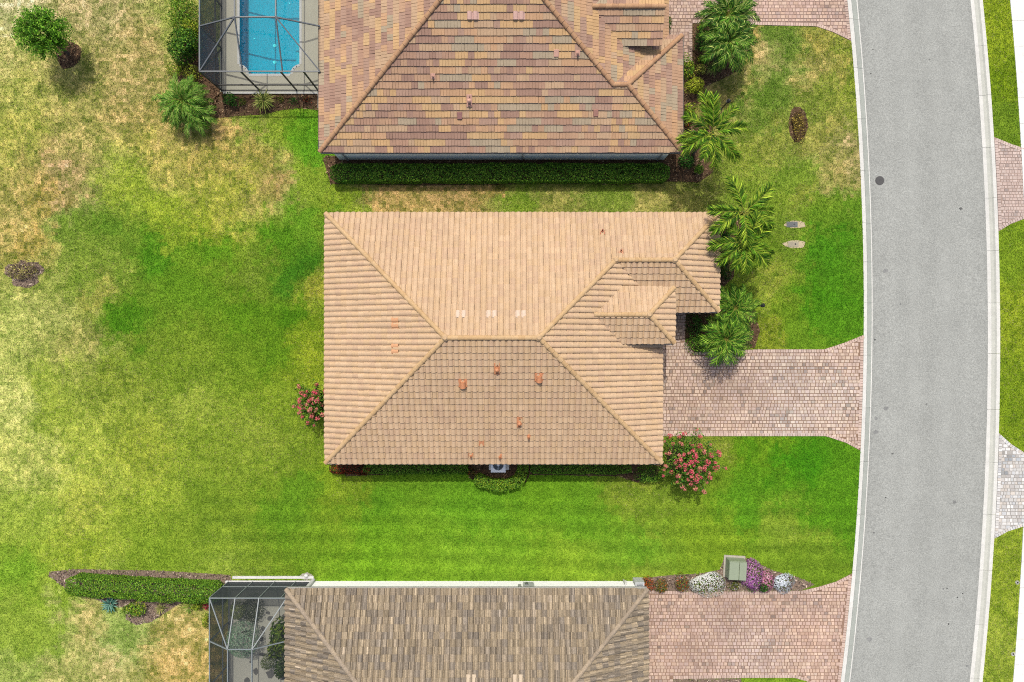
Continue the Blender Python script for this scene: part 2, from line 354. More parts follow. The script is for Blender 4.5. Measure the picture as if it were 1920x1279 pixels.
for (px, py, rr_, tn) in [(1663, 766, 5, 150), (1644, 785, 4, 156), (1643, 811, 5, 152), (1675, 851, 2.5, 120), (1662, 934, 1.5, 80), (1791, 942, 4, 140), (1777, 1104, 1.5, 70), (1797, 1121, 1.5, 75), (1807, 1114, 1.5, 80), (1780, 1171, 2, 70), (1632, 1200, 6, 160), (1816, 1250, 3, 150), (1803, 391, 3.5, 110), (1638, 92, 1.5, 80), (1634, 137, 1.5, 85), (1662, 508, 5, 158), (1642, 637, 2, 90), (1738, 758, 2, 130), (1640, 1000, 2, 130), (1770, 1105, 2, 140), (1690, 570, 2, 135), (1744, 111, 2, 130)]:
    rs = random.Random(int(px)); x, y = W(px, py); f0 = (x - float(LI(y))) / (float(RI(y)) - float(LI(y))); zz = -.098 + .05 * (1 - abs(f0 - .5) / .5) + .003; m = MB()
    m.face([(x + rr_ / S * rs.uniform(.6, 1.2) * math.cos(t), y + rr_ / S * rs.uniform(.5, 1.0) * math.sin(t), zz) for t in np.linspace(0, 2 * math.pi, 13)[:-1]], A(tn, tn + 2, tn)); obj('stain', m, M_STAIN, road)
M_CONC = mat('concrete', rough=.85, attr=True, noise=[(.7, .06, 3), (4, .09, 4), (14, .10, 4)], bump=(50, .3, .006), spec=.25)
WHITEC = A(246, 246, 240); PANC = A(192, 198, 190); STREAK = A(222, 224, 214)
def kerb(fo, fi, joints, prof, name):
    root = bpy.data.objects.new(name, None); COL.objects.link(root); root['kind'] = 'structure'
    base = MB()
    for i in range(len(joints) - 1):
        ya = (639.5 - joints[i]) / S - .007; yb = (639.5 - joints[i + 1]) / S + .007
        m = MB(); yl = np.linspace(ya, yb, 4); n = len(prof)
        tone = random.uniform(.95, 1.04)
        V = [(float(fo(y)) + (float(fi(y)) - float(fo(y))) * t, float(y), z) for y in yl for (t, z, _) in prof]
        for a in range(3):
            for k in range(n - 1): 
                i0 = a * n + k
                m.add([V[i0], V[i0 + 1], V[i0 + n + 1], V[i0 + n]], [(0, 1, 2, 3)], tuple(c * tone for c in prof[k][2]))
        m.add(V[:n] + V[-n:], [tuple(range(n)), tuple(range(2 * n - 1, n - 1, -1))], WHITEC)
        obj('kerb_segment', m, M_CONC, root)
    return root
jl = [-550, -455, -360, -260, -160, -62, 35, 127, 222, 320, 418, 491, 568, 666, 765, 866, 965, 1070, 1140, 1211, 1310, 1410, 1510, 1610, 1710, 1800]
jr = [-550, -455, -360, -260, -160, -10, 85, 178, 276, 371, 470, 568, 663, 768, 867, 965, 1070, 1172, 1273, 1370, 1470, 1570, 1670, 1800]
kerb(LO, LI, jl, [(0, -.2, WHITEC), (0, .02, WHITEC), (.36, .015, PANC), (.46, -.055, PANC), (.88, -.10, PANC), (.90, -.088, WHITEC), (1, -.088, WHITEC), (1, -.2, WHITEC)], 'kerb_near_houses')
kerb(RO, RI, jr, [(0, -.2, WHITEC), (0, .02, WHITEC), (.30, .015, STREAK), (.42, -.055, STREAK), (.66, -.10, WHITEC), (.68, -.095, WHITEC), (1, -.088, WHITEC), (1, -.2, WHITEC)], 'kerb_far_side')
# manhole
mh = MB(); mx, my = W(1651, 338); zr = -.098 + .05 * .12
mh.cyl((mx, my), .27, .265, zr - .05, zr + .012, 28, A(95, 95, 95)); mh.cyl((mx, my), .23, .228, zr, zr + .02, 28, A(88, 88, 88))
for k in range(-4, 5): 
    ww = math.sqrt(max(.01, .2 ** 2 - (k * .045) ** 2)); mh.box((mx - ww, my + k * .045 - .008, zr + .018), (mx + ww, my + k * .045 + .008, zr + .027), A(104, 104, 104))
tag(obj('manhole_cover', mh, mat('cast_iron', rough=.6, attr=True, noise=[(30, .2, 3)], spec=.4)), 'round dark grey manhole cover in the road near the kerb', 'manhole cover')
# kerb inlet mark
ki = MB(); kx, ky = W(1843, 41)
ki.box((kx - .1, ky - .36, -.14), (kx + .12, ky + .36, -.03), A(170, 172, 160)); ki.box((kx - .05, ky - .30, -.05), (kx + .07, ky + .30, -.022), A(120, 124, 112))
tag(obj('kerb_drain', ki, M_CONC), 'small weathered drain grate set in the far kerb', 'drain')
# sidewalk panels
sw = bpy.data.objects.new('sidewalk', None); COL.objects.link(sw); sw['kind'] = 'structure'
for i in range(-6, 33):
    a = (639.5 - (39 + 48.3 * i)) / S
    if i in range(6, 8) or i in range(17, 19): pass
    b = a - 1.51 + .012; m = MB()
    m.prism([(float(SW(a)), a), (float(SW(b)), b), (float(SW(b)) + 1.5, b), (float(SW(a)) + 1.5, a)], -.1, .03 if not (257 < 39 + 48.3 * i < 440 or 790 < 39 + 48.3 * i < 1012) else .045, A(250, 251, 248, 1.1))
    obj('sidewalk_panel', m, M_CONC, sw)

# ---------------------------------------------------------------- paver driveways
M_PAVE = mat('paver_stone', rough=.85, attr=True, noise=[(.3, .12, 3), (1.1, .10, 4), (25, .10, 3)], bump=(40, .4, .006), spec=.2)
M_JOINT = mat('joint_sand', rough=.95, attr=True, noise=[(.35, .3, 3), (6, .15, 3)], spec=.1)
def stains(x, y, spots):
    k = np.ones(3)
    for (sx, sy, r, col, amt) in spots:
        w = math.exp(-((x - sx) ** 2 + (y - sy) ** 2) / (2 * r * r)) * amt
        k = k * (1 - w) + np.array(col) * w
    return k
def driveway(name, poly, palette, joint, unit=.2, border=.2, holes=(), stain=(), seed=0, z=.03, border_pal=None, pale=()):
    r = random.Random(seed); root = MB(); root.prism(poly, -.12, z - .018, joint)
    o = obj(name, root, M_JOINT, kind='structure')
    P = np.array(poly); m = MB(); g = .024
    y = P[:, 1].min(); rowi = 0
    while y < P[:, 1].max():
        h = unit * (1.0 if rowi % 2 else .8); x = P[:, 0].min() + r.uniform(-.3, 0)
        while x < P[:, 0].max():
            w = unit * r.choice([.72, .9, 1.0, 1.3])
            cxx, cyy = x + w / 2, y + h / 2
            cs = np.array([(x, y), (x + w, y), (x + w, y + h), (x, y + h), (cxx, cyy)])
            ins = inpoly(cs[:, 0], cs[:, 1], poly)
            if ins[4] and ins[:4].sum() >= 3 and dist_edge(np.array([cxx]), np.array([cyy]), poly)[0] > border * .95 and abs(cyy) < 22:
                c = np.array(r.choice(palette)) * r.uniform(.9, 1.1) * stains(cxx, cyy, stain) * (r.uniform(.58, .85) * np.array((.96, 1.0, 1.03)) if r.random() < .015 + .4 * max(0, vnoise(np.array([cxx]), np.array([cyy]), 1.1, 77)[0] - .62) / .38 else 1)
                pw = max([math.exp(-((cxx - a) ** 2 + (cyy - b) ** 2) / (2 * q * q)) for a, b, q in pale] or [0])
                dz = r.uniform(-.003, .003)
                if False:
                    hh = h * r.uniform(.42, .58); m.box((x + g / 2, y + g / 2, z - .03), (x + w - g / 2, y + hh - g / 2, z + dz), tuple(c), .008); m.box((x + g / 2, y + hh + g / 2, z - .03), (x + w - g / 2, y + h - g / 2, z + dz), tuple(c * r.uniform(.9, 1.1)), .008)
                else: m.box((x + g / 2, y + g / 2, z - .03), (x + w - g / 2, y + h - g / 2, z + dz), tuple(c), .008)
            x += w
        y += h; rowi += 1
    # soldier course along the edge
    n = len(poly); bp = border_pal or palette
    ar = sum(poly[i][0] * poly[(i + 1) % n][1] - poly[(i + 1) % n][0] * poly[i][1] for i in range(n)); sg = 1 if ar > 0 else -1
    for i in range(n):
        a = Vector((*poly[i], 0)); b = Vector((*poly[(i + 1) % n], 0)); d = b - a; ln = d.length
        if ln < .08: continue
        d /= ln; nn = Vector((-d.y, d.x, 0)) * sg; k = max(1, round(ln / .15)); st = ln / k
        for q in range(k):
            p = a + d * (q * st + g / 2); e = a + d * ((q + 1) * st - g / 2)
            if abs(p.y) > 22: continue
            mid = (p + e) / 2 + nn * border * .9
            if not inpoly(np.array([mid.x]), np.array([mid.y]), poly)[0]: continue
            c = tuple(np.array(r.choice(bp)) * r.uniform(.9, 1.1) * stains(mid.x, mid.y, stain)); i0 = nn * .008; i1 = nn * (border - .012)
            V = [p + i0, e + i0, e + i1, p + i1]; zt = z + .007 + r.uniform(-.002, .002)
            V = [(v.x, v.y, z - .03) for v in V] + [(v.x, v.y, zt) for v in V]
            if sg < 0: V = V[3::-1] + V[7:3:-1]
            m.add(V, [(4, 5, 6, 7), (0, 1, 5, 4), (1, 2, 6, 5), (2, 3, 7, 6), (3, 0, 4, 7)], c)
    pv = obj('pavers', m, M_PAVE, o); pv['kind'] = 'stuff'
    return o
PINKP = [A(236, 210, 188), A(230, 203, 186), A(226, 198, 176), A(220, 193, 178), A(240, 215, 194), A(214, 186, 168), A(229, 204, 190)]
PINKB = [A(228, 200, 186), A(222, 194, 178), A(232, 206, 190)]
DK = (.62, .64, .68); GY_ = (.97, 1.1, 1.2)
def sp(px, py, r, col, amt): x, y = W(px, py); return (x, y, r, col, amt)
driveway('driveway', DRIVE_MAIN, PINKP, A(162, 134, 114), .22, seed=1, border_pal=PINKB,
   stain=[sp(1380, 725, .9, DK, .5), sp(1430, 730, .7, DK, .5), sp(1350, 760, 1.0, (.85, .85, .85), .5), sp(1480, 700, 1.0, GY_, .8), sp(1500, 715, .5, DK, .4), sp(1570, 740, 1.2, GY_, .8), sp(1480, 790, 1.2, GY_, .8), sp(1330, 700, .8, DK, .25), sp(1270, 740, .8, (.9, .86, .84), .6)])
driveway('driveway_lower', DRIVE_LOW, [tuple(np.array(c) * (.97, .93, .92)) for c in PINKP], A(164, 135, 117), .22, seed=2, border_pal=PINKB,
   stain=[sp(1370, 1175, 1.4, (.72, .74, .78), .6), sp(1300, 1235, .7, DK, .5), sp(1420, 1230, 1.3, (1.0, 1.1, 1.2), .7), sp(1500, 1140, .8, (.8, .82, .82), .5), sp(1500, 1230, .8, (1.1, 1.15, 1.15), .7), sp(1375, 1135, .5, (.75, .72, .72), .5), sp(1510, 1190, .7, (1.0, .92, .88), .6)])
driveway('driveway_upper', DRIVE_UP, [tuple(np.array(c) * (.97, .92, .92)) for c in PINKP], A(172, 146, 134), .22, seed=3, border_pal=PINKB, stain=[sp(1580, 30, 1.0, (.85, .87, .88), .6), sp(1300, 30, 1.2, (.95, 1.0, 1.05), .5)])
driveway('driveway_across', DRIVE_PINK, [A(226, 206, 196), A(220, 200, 190), A(216, 194, 184)], A(190, 168, 156), .2, seed=4)
driveway('driveway_pale', DRIVE_WHITE, [A(240, 238, 234), A(230, 228, 224), A(243, 243, 241), A(218, 214, 210), A(236, 228, 218), A(226, 228, 230), A(246, 245, 242, 1.1)], A(196, 192, 186), .22, seed=5)

# ---------------------------------------------------------------- mulch beds
M_MULCH = mat('mulch', rough=.95, attr=True, noise=[(12, .3, 4), (40, .35, 3)], bump=(25, .8, .04), spec=.1)
def bed(key, tones, chips=60, z=.012):
    poly = BEDS[key]; P = np.array(poly); m = MB(); m.prism(poly, -.05, z, tones[0])
    o = obj('mulch_bed', m, M_MULCH, kind='structure')
    ar = (P[:, 0].max() - P[:, 0].min()) * (P[:, 1].max() - P[:, 1].min()); n = int(ar * chips)
    x = rng.uniform(P[:, 0].min() - .05, P[:, 0].max() + .05, n); y = rng.uniform(P[:, 1].min() - .05, P[:, 1].max() + .05, n)
    k = inpoly(x, y, poly); x = x[k]; y = y[k]; n = len(x)
    a = rng.uniform(0, 6.28, n); L = rng.uniform(.03, .09, n); w = rng.uniform(.01, .03, n); tl = rng.uniform(-.02, .04, n)
    dx, dy = np.cos(a), np.sin(a); V = np.empty((n, 4, 3))
    for i, (s, t) in enumerate([(-1, -1), (1, -1), (1, 1), (-1, 1)]):
        V[:, i] = np.stack([x + s * dx * L - t * dy * w, y + s * dy * L + t * dx * w, z + .02 + s * tl + .01 * rng.random(n)], 1)
    T = np.array(tones)[rng.integers(0, len(tones), n)] * rng.uniform(.5, 1.6, (n, 1))
    c = obj('mulch_chips', mesh_np('mulch_chips', V.reshape(-1, 3), np.arange(4 * n).reshape(-1, 4), np.clip(T, .005, .6)), M_MULCH, o); c['kind'] = 'stuff'
BROWN = [A(112, 88, 68), A(94, 72, 54), A(142, 114, 88), A(76, 58, 45), A(168, 142, 112)]
GREYM = [A(150, 130, 115), A(125, 108, 98), A(178, 158, 140), A(100, 86, 80), A(200, 182, 165)]
for key in BEDS:
    bed(key, GREYM if key in ('low_hedge', 'flowers', 'ring_dead', 'low_strip') else BROWN, 90)
M_SAND = mat('sand', rough=.95, attr=True, noise=[(8, .15, 4), (40, .2, 2)], bump=(30, .5, .01))
for s in SAND:
    m = MB(); m.prism(s, -.05, .014, A(216, 200, 164)); obj('sand_patch', m, M_SAND, kind='structure')
# ---------------------------------------------------------------- tiled roofs
SL = 5.0 / 12.0; CO = 1 / math.sqrt(1 + SL * SL); SI = SL * CO
class Plane:
    def __init__(s, E, n, ze, poly, seed=0):
        s.E = Vector((E[0], E[1], ze)); n = Vector((n[0], n[1], 0)).normalized(); s.n = n; s.ze = ze
        s.u = Vector((n.y, -n.x, 0)); s.w = Vector((n.x * CO, n.y * CO, SI)); s.N = s.u.cross(s.w)
        ar = sum(poly[i][0] * poly[(i + 1) % len(poly)][1] - poly[(i + 1) % len(poly)][0] * poly[i][1] for i in range(len(poly)))
        s.poly = list(poly) if ar > 0 else list(poly)[::-1]; s.seed = seed
    def z(s, x, y): return s.ze + SL * ((x - s.E.x) * s.n.x + (y - s.E.y) * s.n.y)
    def hit(s, px, py):
        z = s.ze
        for _ in range(30): x, y = W(px, py, z); z = s.z(x, y)
        return Vector((x, y, z))
    def mx(s, p, lift=0.0):
        o = p + s.N * lift
        return Matrix(((s.u.x, s.w.x, s.N.x, o.x), (s.u.y, s.w.y, s.N.y, o.y), (s.u.z, s.w.z, s.N.z, o.z), (0, 0, 0, 1)))
def clip3(pts, poly):
    n = len(poly)
    for i in range(n):
        ax, ay = poly[i]; bx, by = poly[(i + 1) % n]; nx_, ny_ = -(by - ay), bx - ax
        out = []; m = len(pts)
        if m == 0: return []
        dd = [(p[0] - ax) * nx_ + (p[1] - ay) * ny_ for p in pts]
        for k in range(m):
            p, q = pts[k], pts[(k + 1) % m]; d0, d1 = dd[k], dd[(k + 1) % m]
            if d0 >= 0: out.append(p)
            if (d0 >= 0) != (d1 >= 0):
                t = d0 / (d0 - d1); out.append(tuple(p[j] + (q[j] - p[j]) * t for j in range(3)))
        pts = out
    return pts
def s_tile(w, L, rise=1.0, thick=.034):
    prof = [(0, .002), (.07, .042), (.18, .064), (.38, .074), (.58, .066), (.73, .046), (.84, .010), (.92, .0), (1, .002)]
    V = []; n = len(prof)
    for (a, h) in prof: V.append((a * w, 0, h * rise - .004))           # butt foot
    for (a, h) in prof: V.append((a * w, 0, h * rise + thick))
    for (a, h) in prof: V.append((a * w, L * 1.04, h * rise))
    F = [(k, k + 1, n + k + 1, n + k) for k in range(n - 1)] + [(n + k, n + k + 1, 2 * n + k + 1, 2 * n + k) for k in range(n - 1)]
    return np.array(V), F
def flat_tile(w, L, thick=.045):
    V = []; F = []
    for (a0, a1) in ((.008, w / 2 - .006), (w / 2 + .006, w - .008)):
        i = len(V)
        V += [(a0, 0, 0), (a1, 0, 0), (a0, 0, thick), (a1, 0, thick), (a0, L * 1.03, .012), (a1, L * 1.03, .012), (a0, L * 1.03, -.01), (a1, L * 1.03, -.01)]
        F += [(i, i + 1, i + 3, i + 2), (i + 2, i + 3, i + 5, i + 4), (i, i + 2, i + 4, i + 6), (i + 1, i + 7, i + 5, i + 3)]
    i = len(V); V += [(0, .004, .018), (w, .004, .018), (w, L, .002), (0, L, .002)]; F += [(i, i + 1, i + 2, i + 3)]
    return np.array(V), F
def ridge_tile_mesh(tint, r=.135):
    m = MB(); n = 8
    def ring(x, rr, z): return [(x, -rr * math.cos(math.pi * k / n), z + rr * .85 * math.sin(math.pi * k / n)) for k in range(n + 1)]
    a = ring(0, r, 0); a2 = ring(0, r - .02, -.005); b = ring(.42, r - .022, -.012)
    for k in range(n):
        m.face([a[k], a[k + 1], b[k + 1], b[k]], tint); m.face([a2[k], a2[k + 1], a[k + 1], a[k]], tint)
    return m.mesh('ridge_tile')
def build_roof(house, L0, planes, tile, tw, tl, palette, mt, ridges, ridge_tints, run=(1, 1), bond=0.0, ymax=25, avoid=(), deck=(.05, .04, .035), lim=300, seed=0, jitter=.05, ridge_r=.135, streak=False):
    """planes > deck mesh 'roof' (child of house); tiles and ridge tiles are its children"""
    r = random.Random(seed)
    d = MB()
    for P in planes:
        top = [(x, y, P.z(x, y) - .004) for x, y in P.poly]; d.face(top, deck)
        d.face([(x, y, P.z(x, y) - .10) for x, y in P.poly][::-1], deck)
        for i in range(len(P.poly)):
            x0, y0 = P.poly[i]; x1, y1 = P.poly[(i + 1) % len(P.poly)]
            d.face([(x0, y0, P.z(x0, y0) - .10), (x1, y1, P.z(x1, y1) - .10), (x1, y1, P.z(x1, y1) - .004), (x0, y0, P.z(x0, y0) - .004)], deck)
    roof = obj('roof', d, mat('roof_underlay', rough=.9, attr=True), house, -Vector(L0))
    TV, TF = tile; ex = tl * CO
    full = []; cut = MB()
    for pi, P in enumerate(planes):
        U = [(x - P.E.x) * P.u.x + (y - P.E.y) * P.u.y for x, y in P.poly]; D = [(x - P.E.x) * P.n.x + (y - P.E.y) * P.n.y for x, y in P.poly]
        pp = np.array(P.poly)
        grow = [(x - P.n.x * .05 if abs(dd) < .02 else x, y - P.n.y * .05 if abs(dd) < .02 else y) for (x, y), dd in zip(P.poly, D)]
        nrow = int(max(D) / ex) + 1
        for j in range(nrow):
            a = min(U) - tw + (bond * tw if j % 2 else 0) - (0 if bond else 0); a = math.floor(min(U) / tw) * tw - tw + (bond * tw if j % 2 else 0)
            left = 0; ti = 0
            while a < max(U) + tw:
                if left <= 0: left = r.randint(*run); ti = r.randrange(len(palette))
                left -= 1
                if r.random() < .12 and run[1] > 1: tcur = r.randrange(len(palette))
                else: tcur = ti
                o = P.E + P.u * a + P.w * (j * tl - .045)
                cs = [o, o + P.u * tw, o + P.u * tw + P.w * tl * 1.04, o + P.w * tl * 1.04]
                if max(c.y for c in cs) > -ymax and min(c.y for c in cs) < ymax:
                    X = np.array([c.x for c in cs]); Y = np.array([c.y for c in cs])
                    # inside tests against the convex outline
                    mn = 1e9; worst = True
                    g = grow; n = len(g); allin = True; anyin = True
                    for i in range(n):
                        ax, ay = g[i]; bx, by = g[(i + 1) % n]; dd = (X - ax) * -(by - ay) + (Y - ay) * (bx - ax)
                        if dd.min() < -1e-6: allin = False
                        if dd.max() <= 0: anyin = False; break
                    if anyin:
                        M = P.mx(o) @ Matrix.Translation((r.uniform(-.006, .006), r.uniform(-.008, .008), r.uniform(0, .005))) @ Matrix.Rotation(r.uniform(-.014, .014), 4, 'Z')
                        if allin:
                            hid = any(inpoly(np.array([o.x]), np.array([o.y]), q)[0] and o.z < zq for q, zq in avoid)
                            full.append((-1 if hid else o.z, M, tcur))
                        else:
                            Vw = [tuple(M @ Vector(v)) for v in TV]
                            for f in TF:
                                c = clip3([Vw[k] for k in f], g)
                                if len(c) >= 3: cut.face(c, tuple(np.array(palette[tcur]) * r.uniform(1 - jitter, 1 + jitter)))
                a += tw
    full.sort(key=lambda t: -t[0] if abs(t[1].translation.y) < 19.2 else 5)
    meshes = []
    for c in palette:
        me = bpy.data.meshes.new('roof_tile'); me.from_pydata([tuple(v) for v in TV], [], TF); set_tint(me, (np.tile(c, (len(TF), 1)) * (np.tile(np.exp(rng.normal(0, .22, (len(TF) // 2, 1))), (2, 1)) if streak else 1)).astype(np.float32)); me.update(); me.materials.append(mt); meshes.append(me)
    for (z, M, t) in full[:lim]:
        o = bpy.data.objects.new('roof_tile', meshes[t]); COL.objects.link(o); o.parent = roof; o.matrix_local = M
    rest = full[lim:]
    if rest:
        Ms = np.array([np.array(M) for _, M, _ in rest]); n = len(rest); nv = len(TV)
        hv = np.concatenate([TV, np.ones((nv, 1))], 1)
        V = np.einsum('nij,vj->nvi', Ms, hv)[..., :3].reshape(-1, 3)
        Ft = np.array(TF); Fa = (Ft[None] + (np.arange(n) * nv)[:, None, None]).reshape(-1, 4)
        pal = np.array(palette); T = pal[[t for _, _, t in rest]] * rng.uniform(1 - jitter, 1 + jitter, (n, 1)); T = np.repeat(T, len(TF), 0)
        if streak: T = T * np.tile(np.exp(rng.normal(0, .22, (n, 1, len(TF) // 2))), (1, 2, 1)).reshape(-1, 1)
        o = obj('roof_tiles', mesh_np('roof_tiles', V, Fa, T), mt, roof); o['kind'] = 'stuff'
    o = obj('cut_roof_tiles', cut, mt, roof); o['kind'] = 'stuff'
    rms = []
    for c in ridge_tints:
        me = ridge_tile_mesh(c, ridge_r); me.materials.append(mt); rms.append(me)
    for (p, q) in ridges:
        p = Vector(p); q = Vector(q); dv = q - p; ln = dv.length; dv /= ln; n = max(1, int(round(ln / .345)))
        side = Vector((-dv.y, dv.x, 0)).normalized(); up = dv.cross(side).normalized()
        for k in range(n):
            b = p + dv * (ln * k / n - .02) + Vector((0, 0, .045))
            if abs(b.y) > 24: continue
            o = bpy.data.objects.new('ridge_tile', r.choice(rms)); COL.objects.link(o); o.parent = roof
            o.matrix_local = Matrix(((dv.x, side.x, up.x, b.x), (dv.y, side.y, up.y, b.y), (dv.z, side.z, up.z, b.z), (0, 0, 0, 1)))
    return roof
M_TILE = mat('concrete_tile', rough=.8, attr=True, noise=[(.3, .05, 3), (1.6, .06, 4), (9, .08, 3), (60, .08, 2)], bump=(80, .25, .004), spec=.2)
M_STUCCO = mat('stucco', rough=.9, attr=True, noise=[(3, .05, 3), (30, .05, 3)], bump=(60, .4, .006), spec=.15)
M_PAINT = mat('painted_metal', rough=.45, attr=True, noise=[(5, .05, 3)], spec=.4)
M_TERRA = mat('vent_paint', rough=.6, attr=True, noise=[(10, .10, 3)], spec=.3)

def walls(house, L0, rects, tint):
    for (x0, y0, x1, y1, z) in rects:
        m = MB(); m.box((x0, y0, 0), (x1, y1, z), tint); obj('wall', m, M_STUCCO, house, -Vector(L0))
def gutter(house, L0, p, q, z, tint, out):
    m = MB(); p = Vector((*p, z)); q = Vector((*q, z)); o = Vector((*out, 0))
    for (a, b) in (((0, -.02), (0, -.13)), ((0, -.13), (.09, -.13)), ((.09, -.13), (.11, -.03))):
        A0 = o * a[0] + Vector((0, 0, a[1])); B0 = o * b[0] + Vector((0, 0, b[1])); t = (o * .004 + Vector((0, 0, .004)))
        m.face([p + A0, q + A0, q + B0, p + B0], tint); m.face([p + B0 + t, q + B0 + t, q + A0 + t, p + A0 + t], tint)
    obj('gutter', m, M_PAINT, house, -Vector(L0))
def vent(roof, P, px, py, kind, tint):
    """hood: arched dormer vent on a flashing; pipe: stack through a collar; pan: raised pair of vent tiles"""
    p = P.hit(px, py); m = MB(); d = tuple(c * .5 for c in tint)
    if kind == 'hood':
        m.box((-.24, -.22, .05), (.24, .26, .085), tint, .01); n = 8
        a = [(.17 * math.cos(math.pi * k / n), -.22, .08 + .22 * math.sin(math.pi * k / n)) for k in range(n + 1)]
        b = [(.13 * math.cos(math.pi * k / n), .12, .08 + .17 * math.sin(math.pi * k / n)) for k in range(n + 1)]
        for k in range(n): m.face([a[k], a[k + 1], b[k + 1], b[k]], tint)
        m.face(b[::-1], tint); m.face([(x * .86, y + .03, z * .95) for x, y, z in a], d)
    elif kind == 'pipe':
        m.box((-.13, -.13, .05), (.13, .15, .08), tint, .01); m.cyl((0, 0), .075, .06, .07, .17, 12, tint); m.cyl((0, -.02), .045, .045, .16, .27, 12, d)
    elif kind == 'tall':
        m.box((-.15, -.34, .05), (.15, .30, .085), tint, .01); m.cyl((0, -.02), .10, .085, .08, .30, 12, tint); m.cyl((0, -.02), .11, .03, .30, .36, 12, tint); m.cyl((0, -.24), .05, .05, .08, .2, 10, d); m.cyl((.02, .2), .035, .035, .08, .14, 8, d)
    elif kind == 'pan':
        V, F_ = s_tile(.3, .38)
        for k in range(2): m.add([(v[0] - .3 + k * .3, v[1] - .19, v[2] + .035) for v in V], F_, tint)
        m.box((-.3, -.2, .02), (.3, .2, .036), d)
    else:
        m.box((-.14, -.18, .04), (.14, .19, .10), tint, .02); m.box((-.1, -.185, .05), (.1, -.17, .085), d)
    o = obj('roof_vent', m, M_TERRA, roof); o.matrix_local = P.mx(p)
    return o

# ---- house with plain tan roof (middle of the picture)
LH = (-1.0, 0, 0)
hA = thing('house', 'house with plain tan barrel tile hip roof in the middle, broad lawn behind it', 'house', LH)
xw, xe, ys_, yn, xg, y2 = -10.17, 8.16, -6.64, 6.96, 11.28, 1.63
ZE = 2.7; r1 = (-3.37, .16); r2 = (1.36, .16); v1 = (5.5, 4.295); ap = (8.615, 4.295); zr1 = ZE + 6.8 * SL; zw = ZE + 2.665 * SL
PN = Plane((xg, yn), (0, -1), ZE, [(xw, yn), (v1[0], yn), v1, r2, r1])
PN2 = Plane((xg, yn), (0, -1), ZE, [(v1[0], yn), (xg, yn), ap, v1])
PW = Plane((xw, yn), (1, 0), ZE, [(xw, yn), (xw, ys_), r1])
PS = Plane((xw, ys_), (0, 1), ZE, [(xw, ys_), (xe, ys_), r2, r1])
PE = Plane((xe, ys_), (-1, 0), ZE, [(xe, ys_), (xe, y2), v1, r2])
PG = Plane((xe, y2), (0, 1), ZE, [(xe, y2), (xg, y2), ap, v1])
PGE = Plane((xg, y2), (-1, 0), ZE, [(xg, y2), (xg, yn), ap])
ze2 = 3.7; ea, eb, ex_, ey0, ey1 = 5.76, 4.30, 8.62, -.085, 2.84; ey = (ey0 + ey1) / 2; ehx = ex_ - (ey1 - ey0) / 2
QN = Plane((ex_, ey1), (0, -1), ze2, [(ea, ey1), (ex_, ey1), (ehx, ey), (eb, ey)])
QS = Plane((ea, ey0), (0, 1), ze2, [(ea, ey0), (ex_, ey0), (ehx, ey), (eb, ey)])
QE = Plane((ex_, ey0), (-1, 0), ze2, [(ex_, ey0), (ex_, ey1), (ehx, ey)])
zq = ze2 + (ey1 - ey0) / 2 * SL
def P3(p, z): return (p[0], p[1], z)
TANS = [A(232, 199, 162), A(228, 195, 159), A(235, 202, 165), A(231, 197, 157), A(227, 193, 159)]
GOLD = [A(226, 190, 142), A(221, 184, 136), A(229, 194, 148)]
roofA = build_roof(hA, LH, [PN, PN2, PW, PS, PE, PG, PGE, QN, QS, QE], s_tile(.3, .368, 1.0, .05), .3, .368, TANS, M_TILE,
   [((xw, yn, ZE), P3(r1, zr1)), ((xw, ys_, ZE), P3(r1, zr1)), ((xe, ys_, ZE), P3(r2, zr1)), (P3(v1, zw), P3(r2, zr1)), (P3(r1, zr1), P3(r2, zr1)),
    (P3(v1, zw), P3(ap, zw)), ((xg, yn, ZE), P3(ap, zw)), ((xg, y2, ZE), P3(ap, zw)), ((eb, ey, zq), (ehx, ey, zq)), ((ex_, ey1, ze2), (ehx, ey, zq)), ((ex_, ey0, ze2), (ehx, ey, zq))],
   GOLD, avoid=[([(4.3, ey0), (8.7, ey0), (8.7, ey1), (4.3, ey1)], 3.65)], seed=1, jitter=.035)
m = MB()   # capping pieces where hips and ridge meet
for p, z in ((r1, zr1), (r2, zr1), (v1, zw), (ap, zw), ((ehx, ey), zq)):
    m = MB(); m.cyl((p[0], p[1]), .19, .09, z + .08, z + .2, 10, A(228, 194, 152)); obj('ridge_cap', m, M_TILE, roofA)
walls(hA, LH, [(-9.75, -6.2, 7.72, 6.5, 2.62), (7.72, 2.1, 10.82, 6.5, 2.62), (6.2, .35, 8.2, 2.4, 3.62)], A(235, 225, 205))
m = MB(); m.box((5.9, ey0 + .05, 2.9), (8.55, ey1 - .05, 3.6), A(235, 225, 205)); obj('wall', m, M_STUCCO, hA, -Vector(LH))
WG = A(225, 225, 220)
gutter(hA, LH, (xw, ys_), (xe, ys_), ZE, WG, (0, -1)); gutter(hA, LH, (xe + .15, y2), (xg, y2), ZE, WG, (0, -1)); gutter(hA, LH, (ea + .7, ey0), (ex_, ey0), ze2, WG, (0, -1))
OR = A(232, 160, 115); PK = A(240, 214, 190)
for px, py, k in [(868, 718, 'hood'), (1011, 707, 'hood'), (932, 690, 'tall'), (974, 790, 'tall'), (903, 830, 'small'), (883, 853, 'pipe'), (937, 855, 'pipe'), (991, 818, 'pipe')]: vent(roofA, PS, px, py, k, OR)
for px in (863, 921, 976): vent(roofA, PN, px, 590, 'pan', PK)
for py in (606, 655): vent(roofA, PW, 742, py, 'pan', A(236, 178, 132))
vent(roofA, PN2, 1129, 436, 'pipe', A(205, 120, 90)); vent(roofA, PN2, 1164, 473, 'pipe', A(236, 170, 130))
m = MB(); m.box((7.72, -4.9, .02), (7.78, -.2, 2.2), A(238, 236, 228))
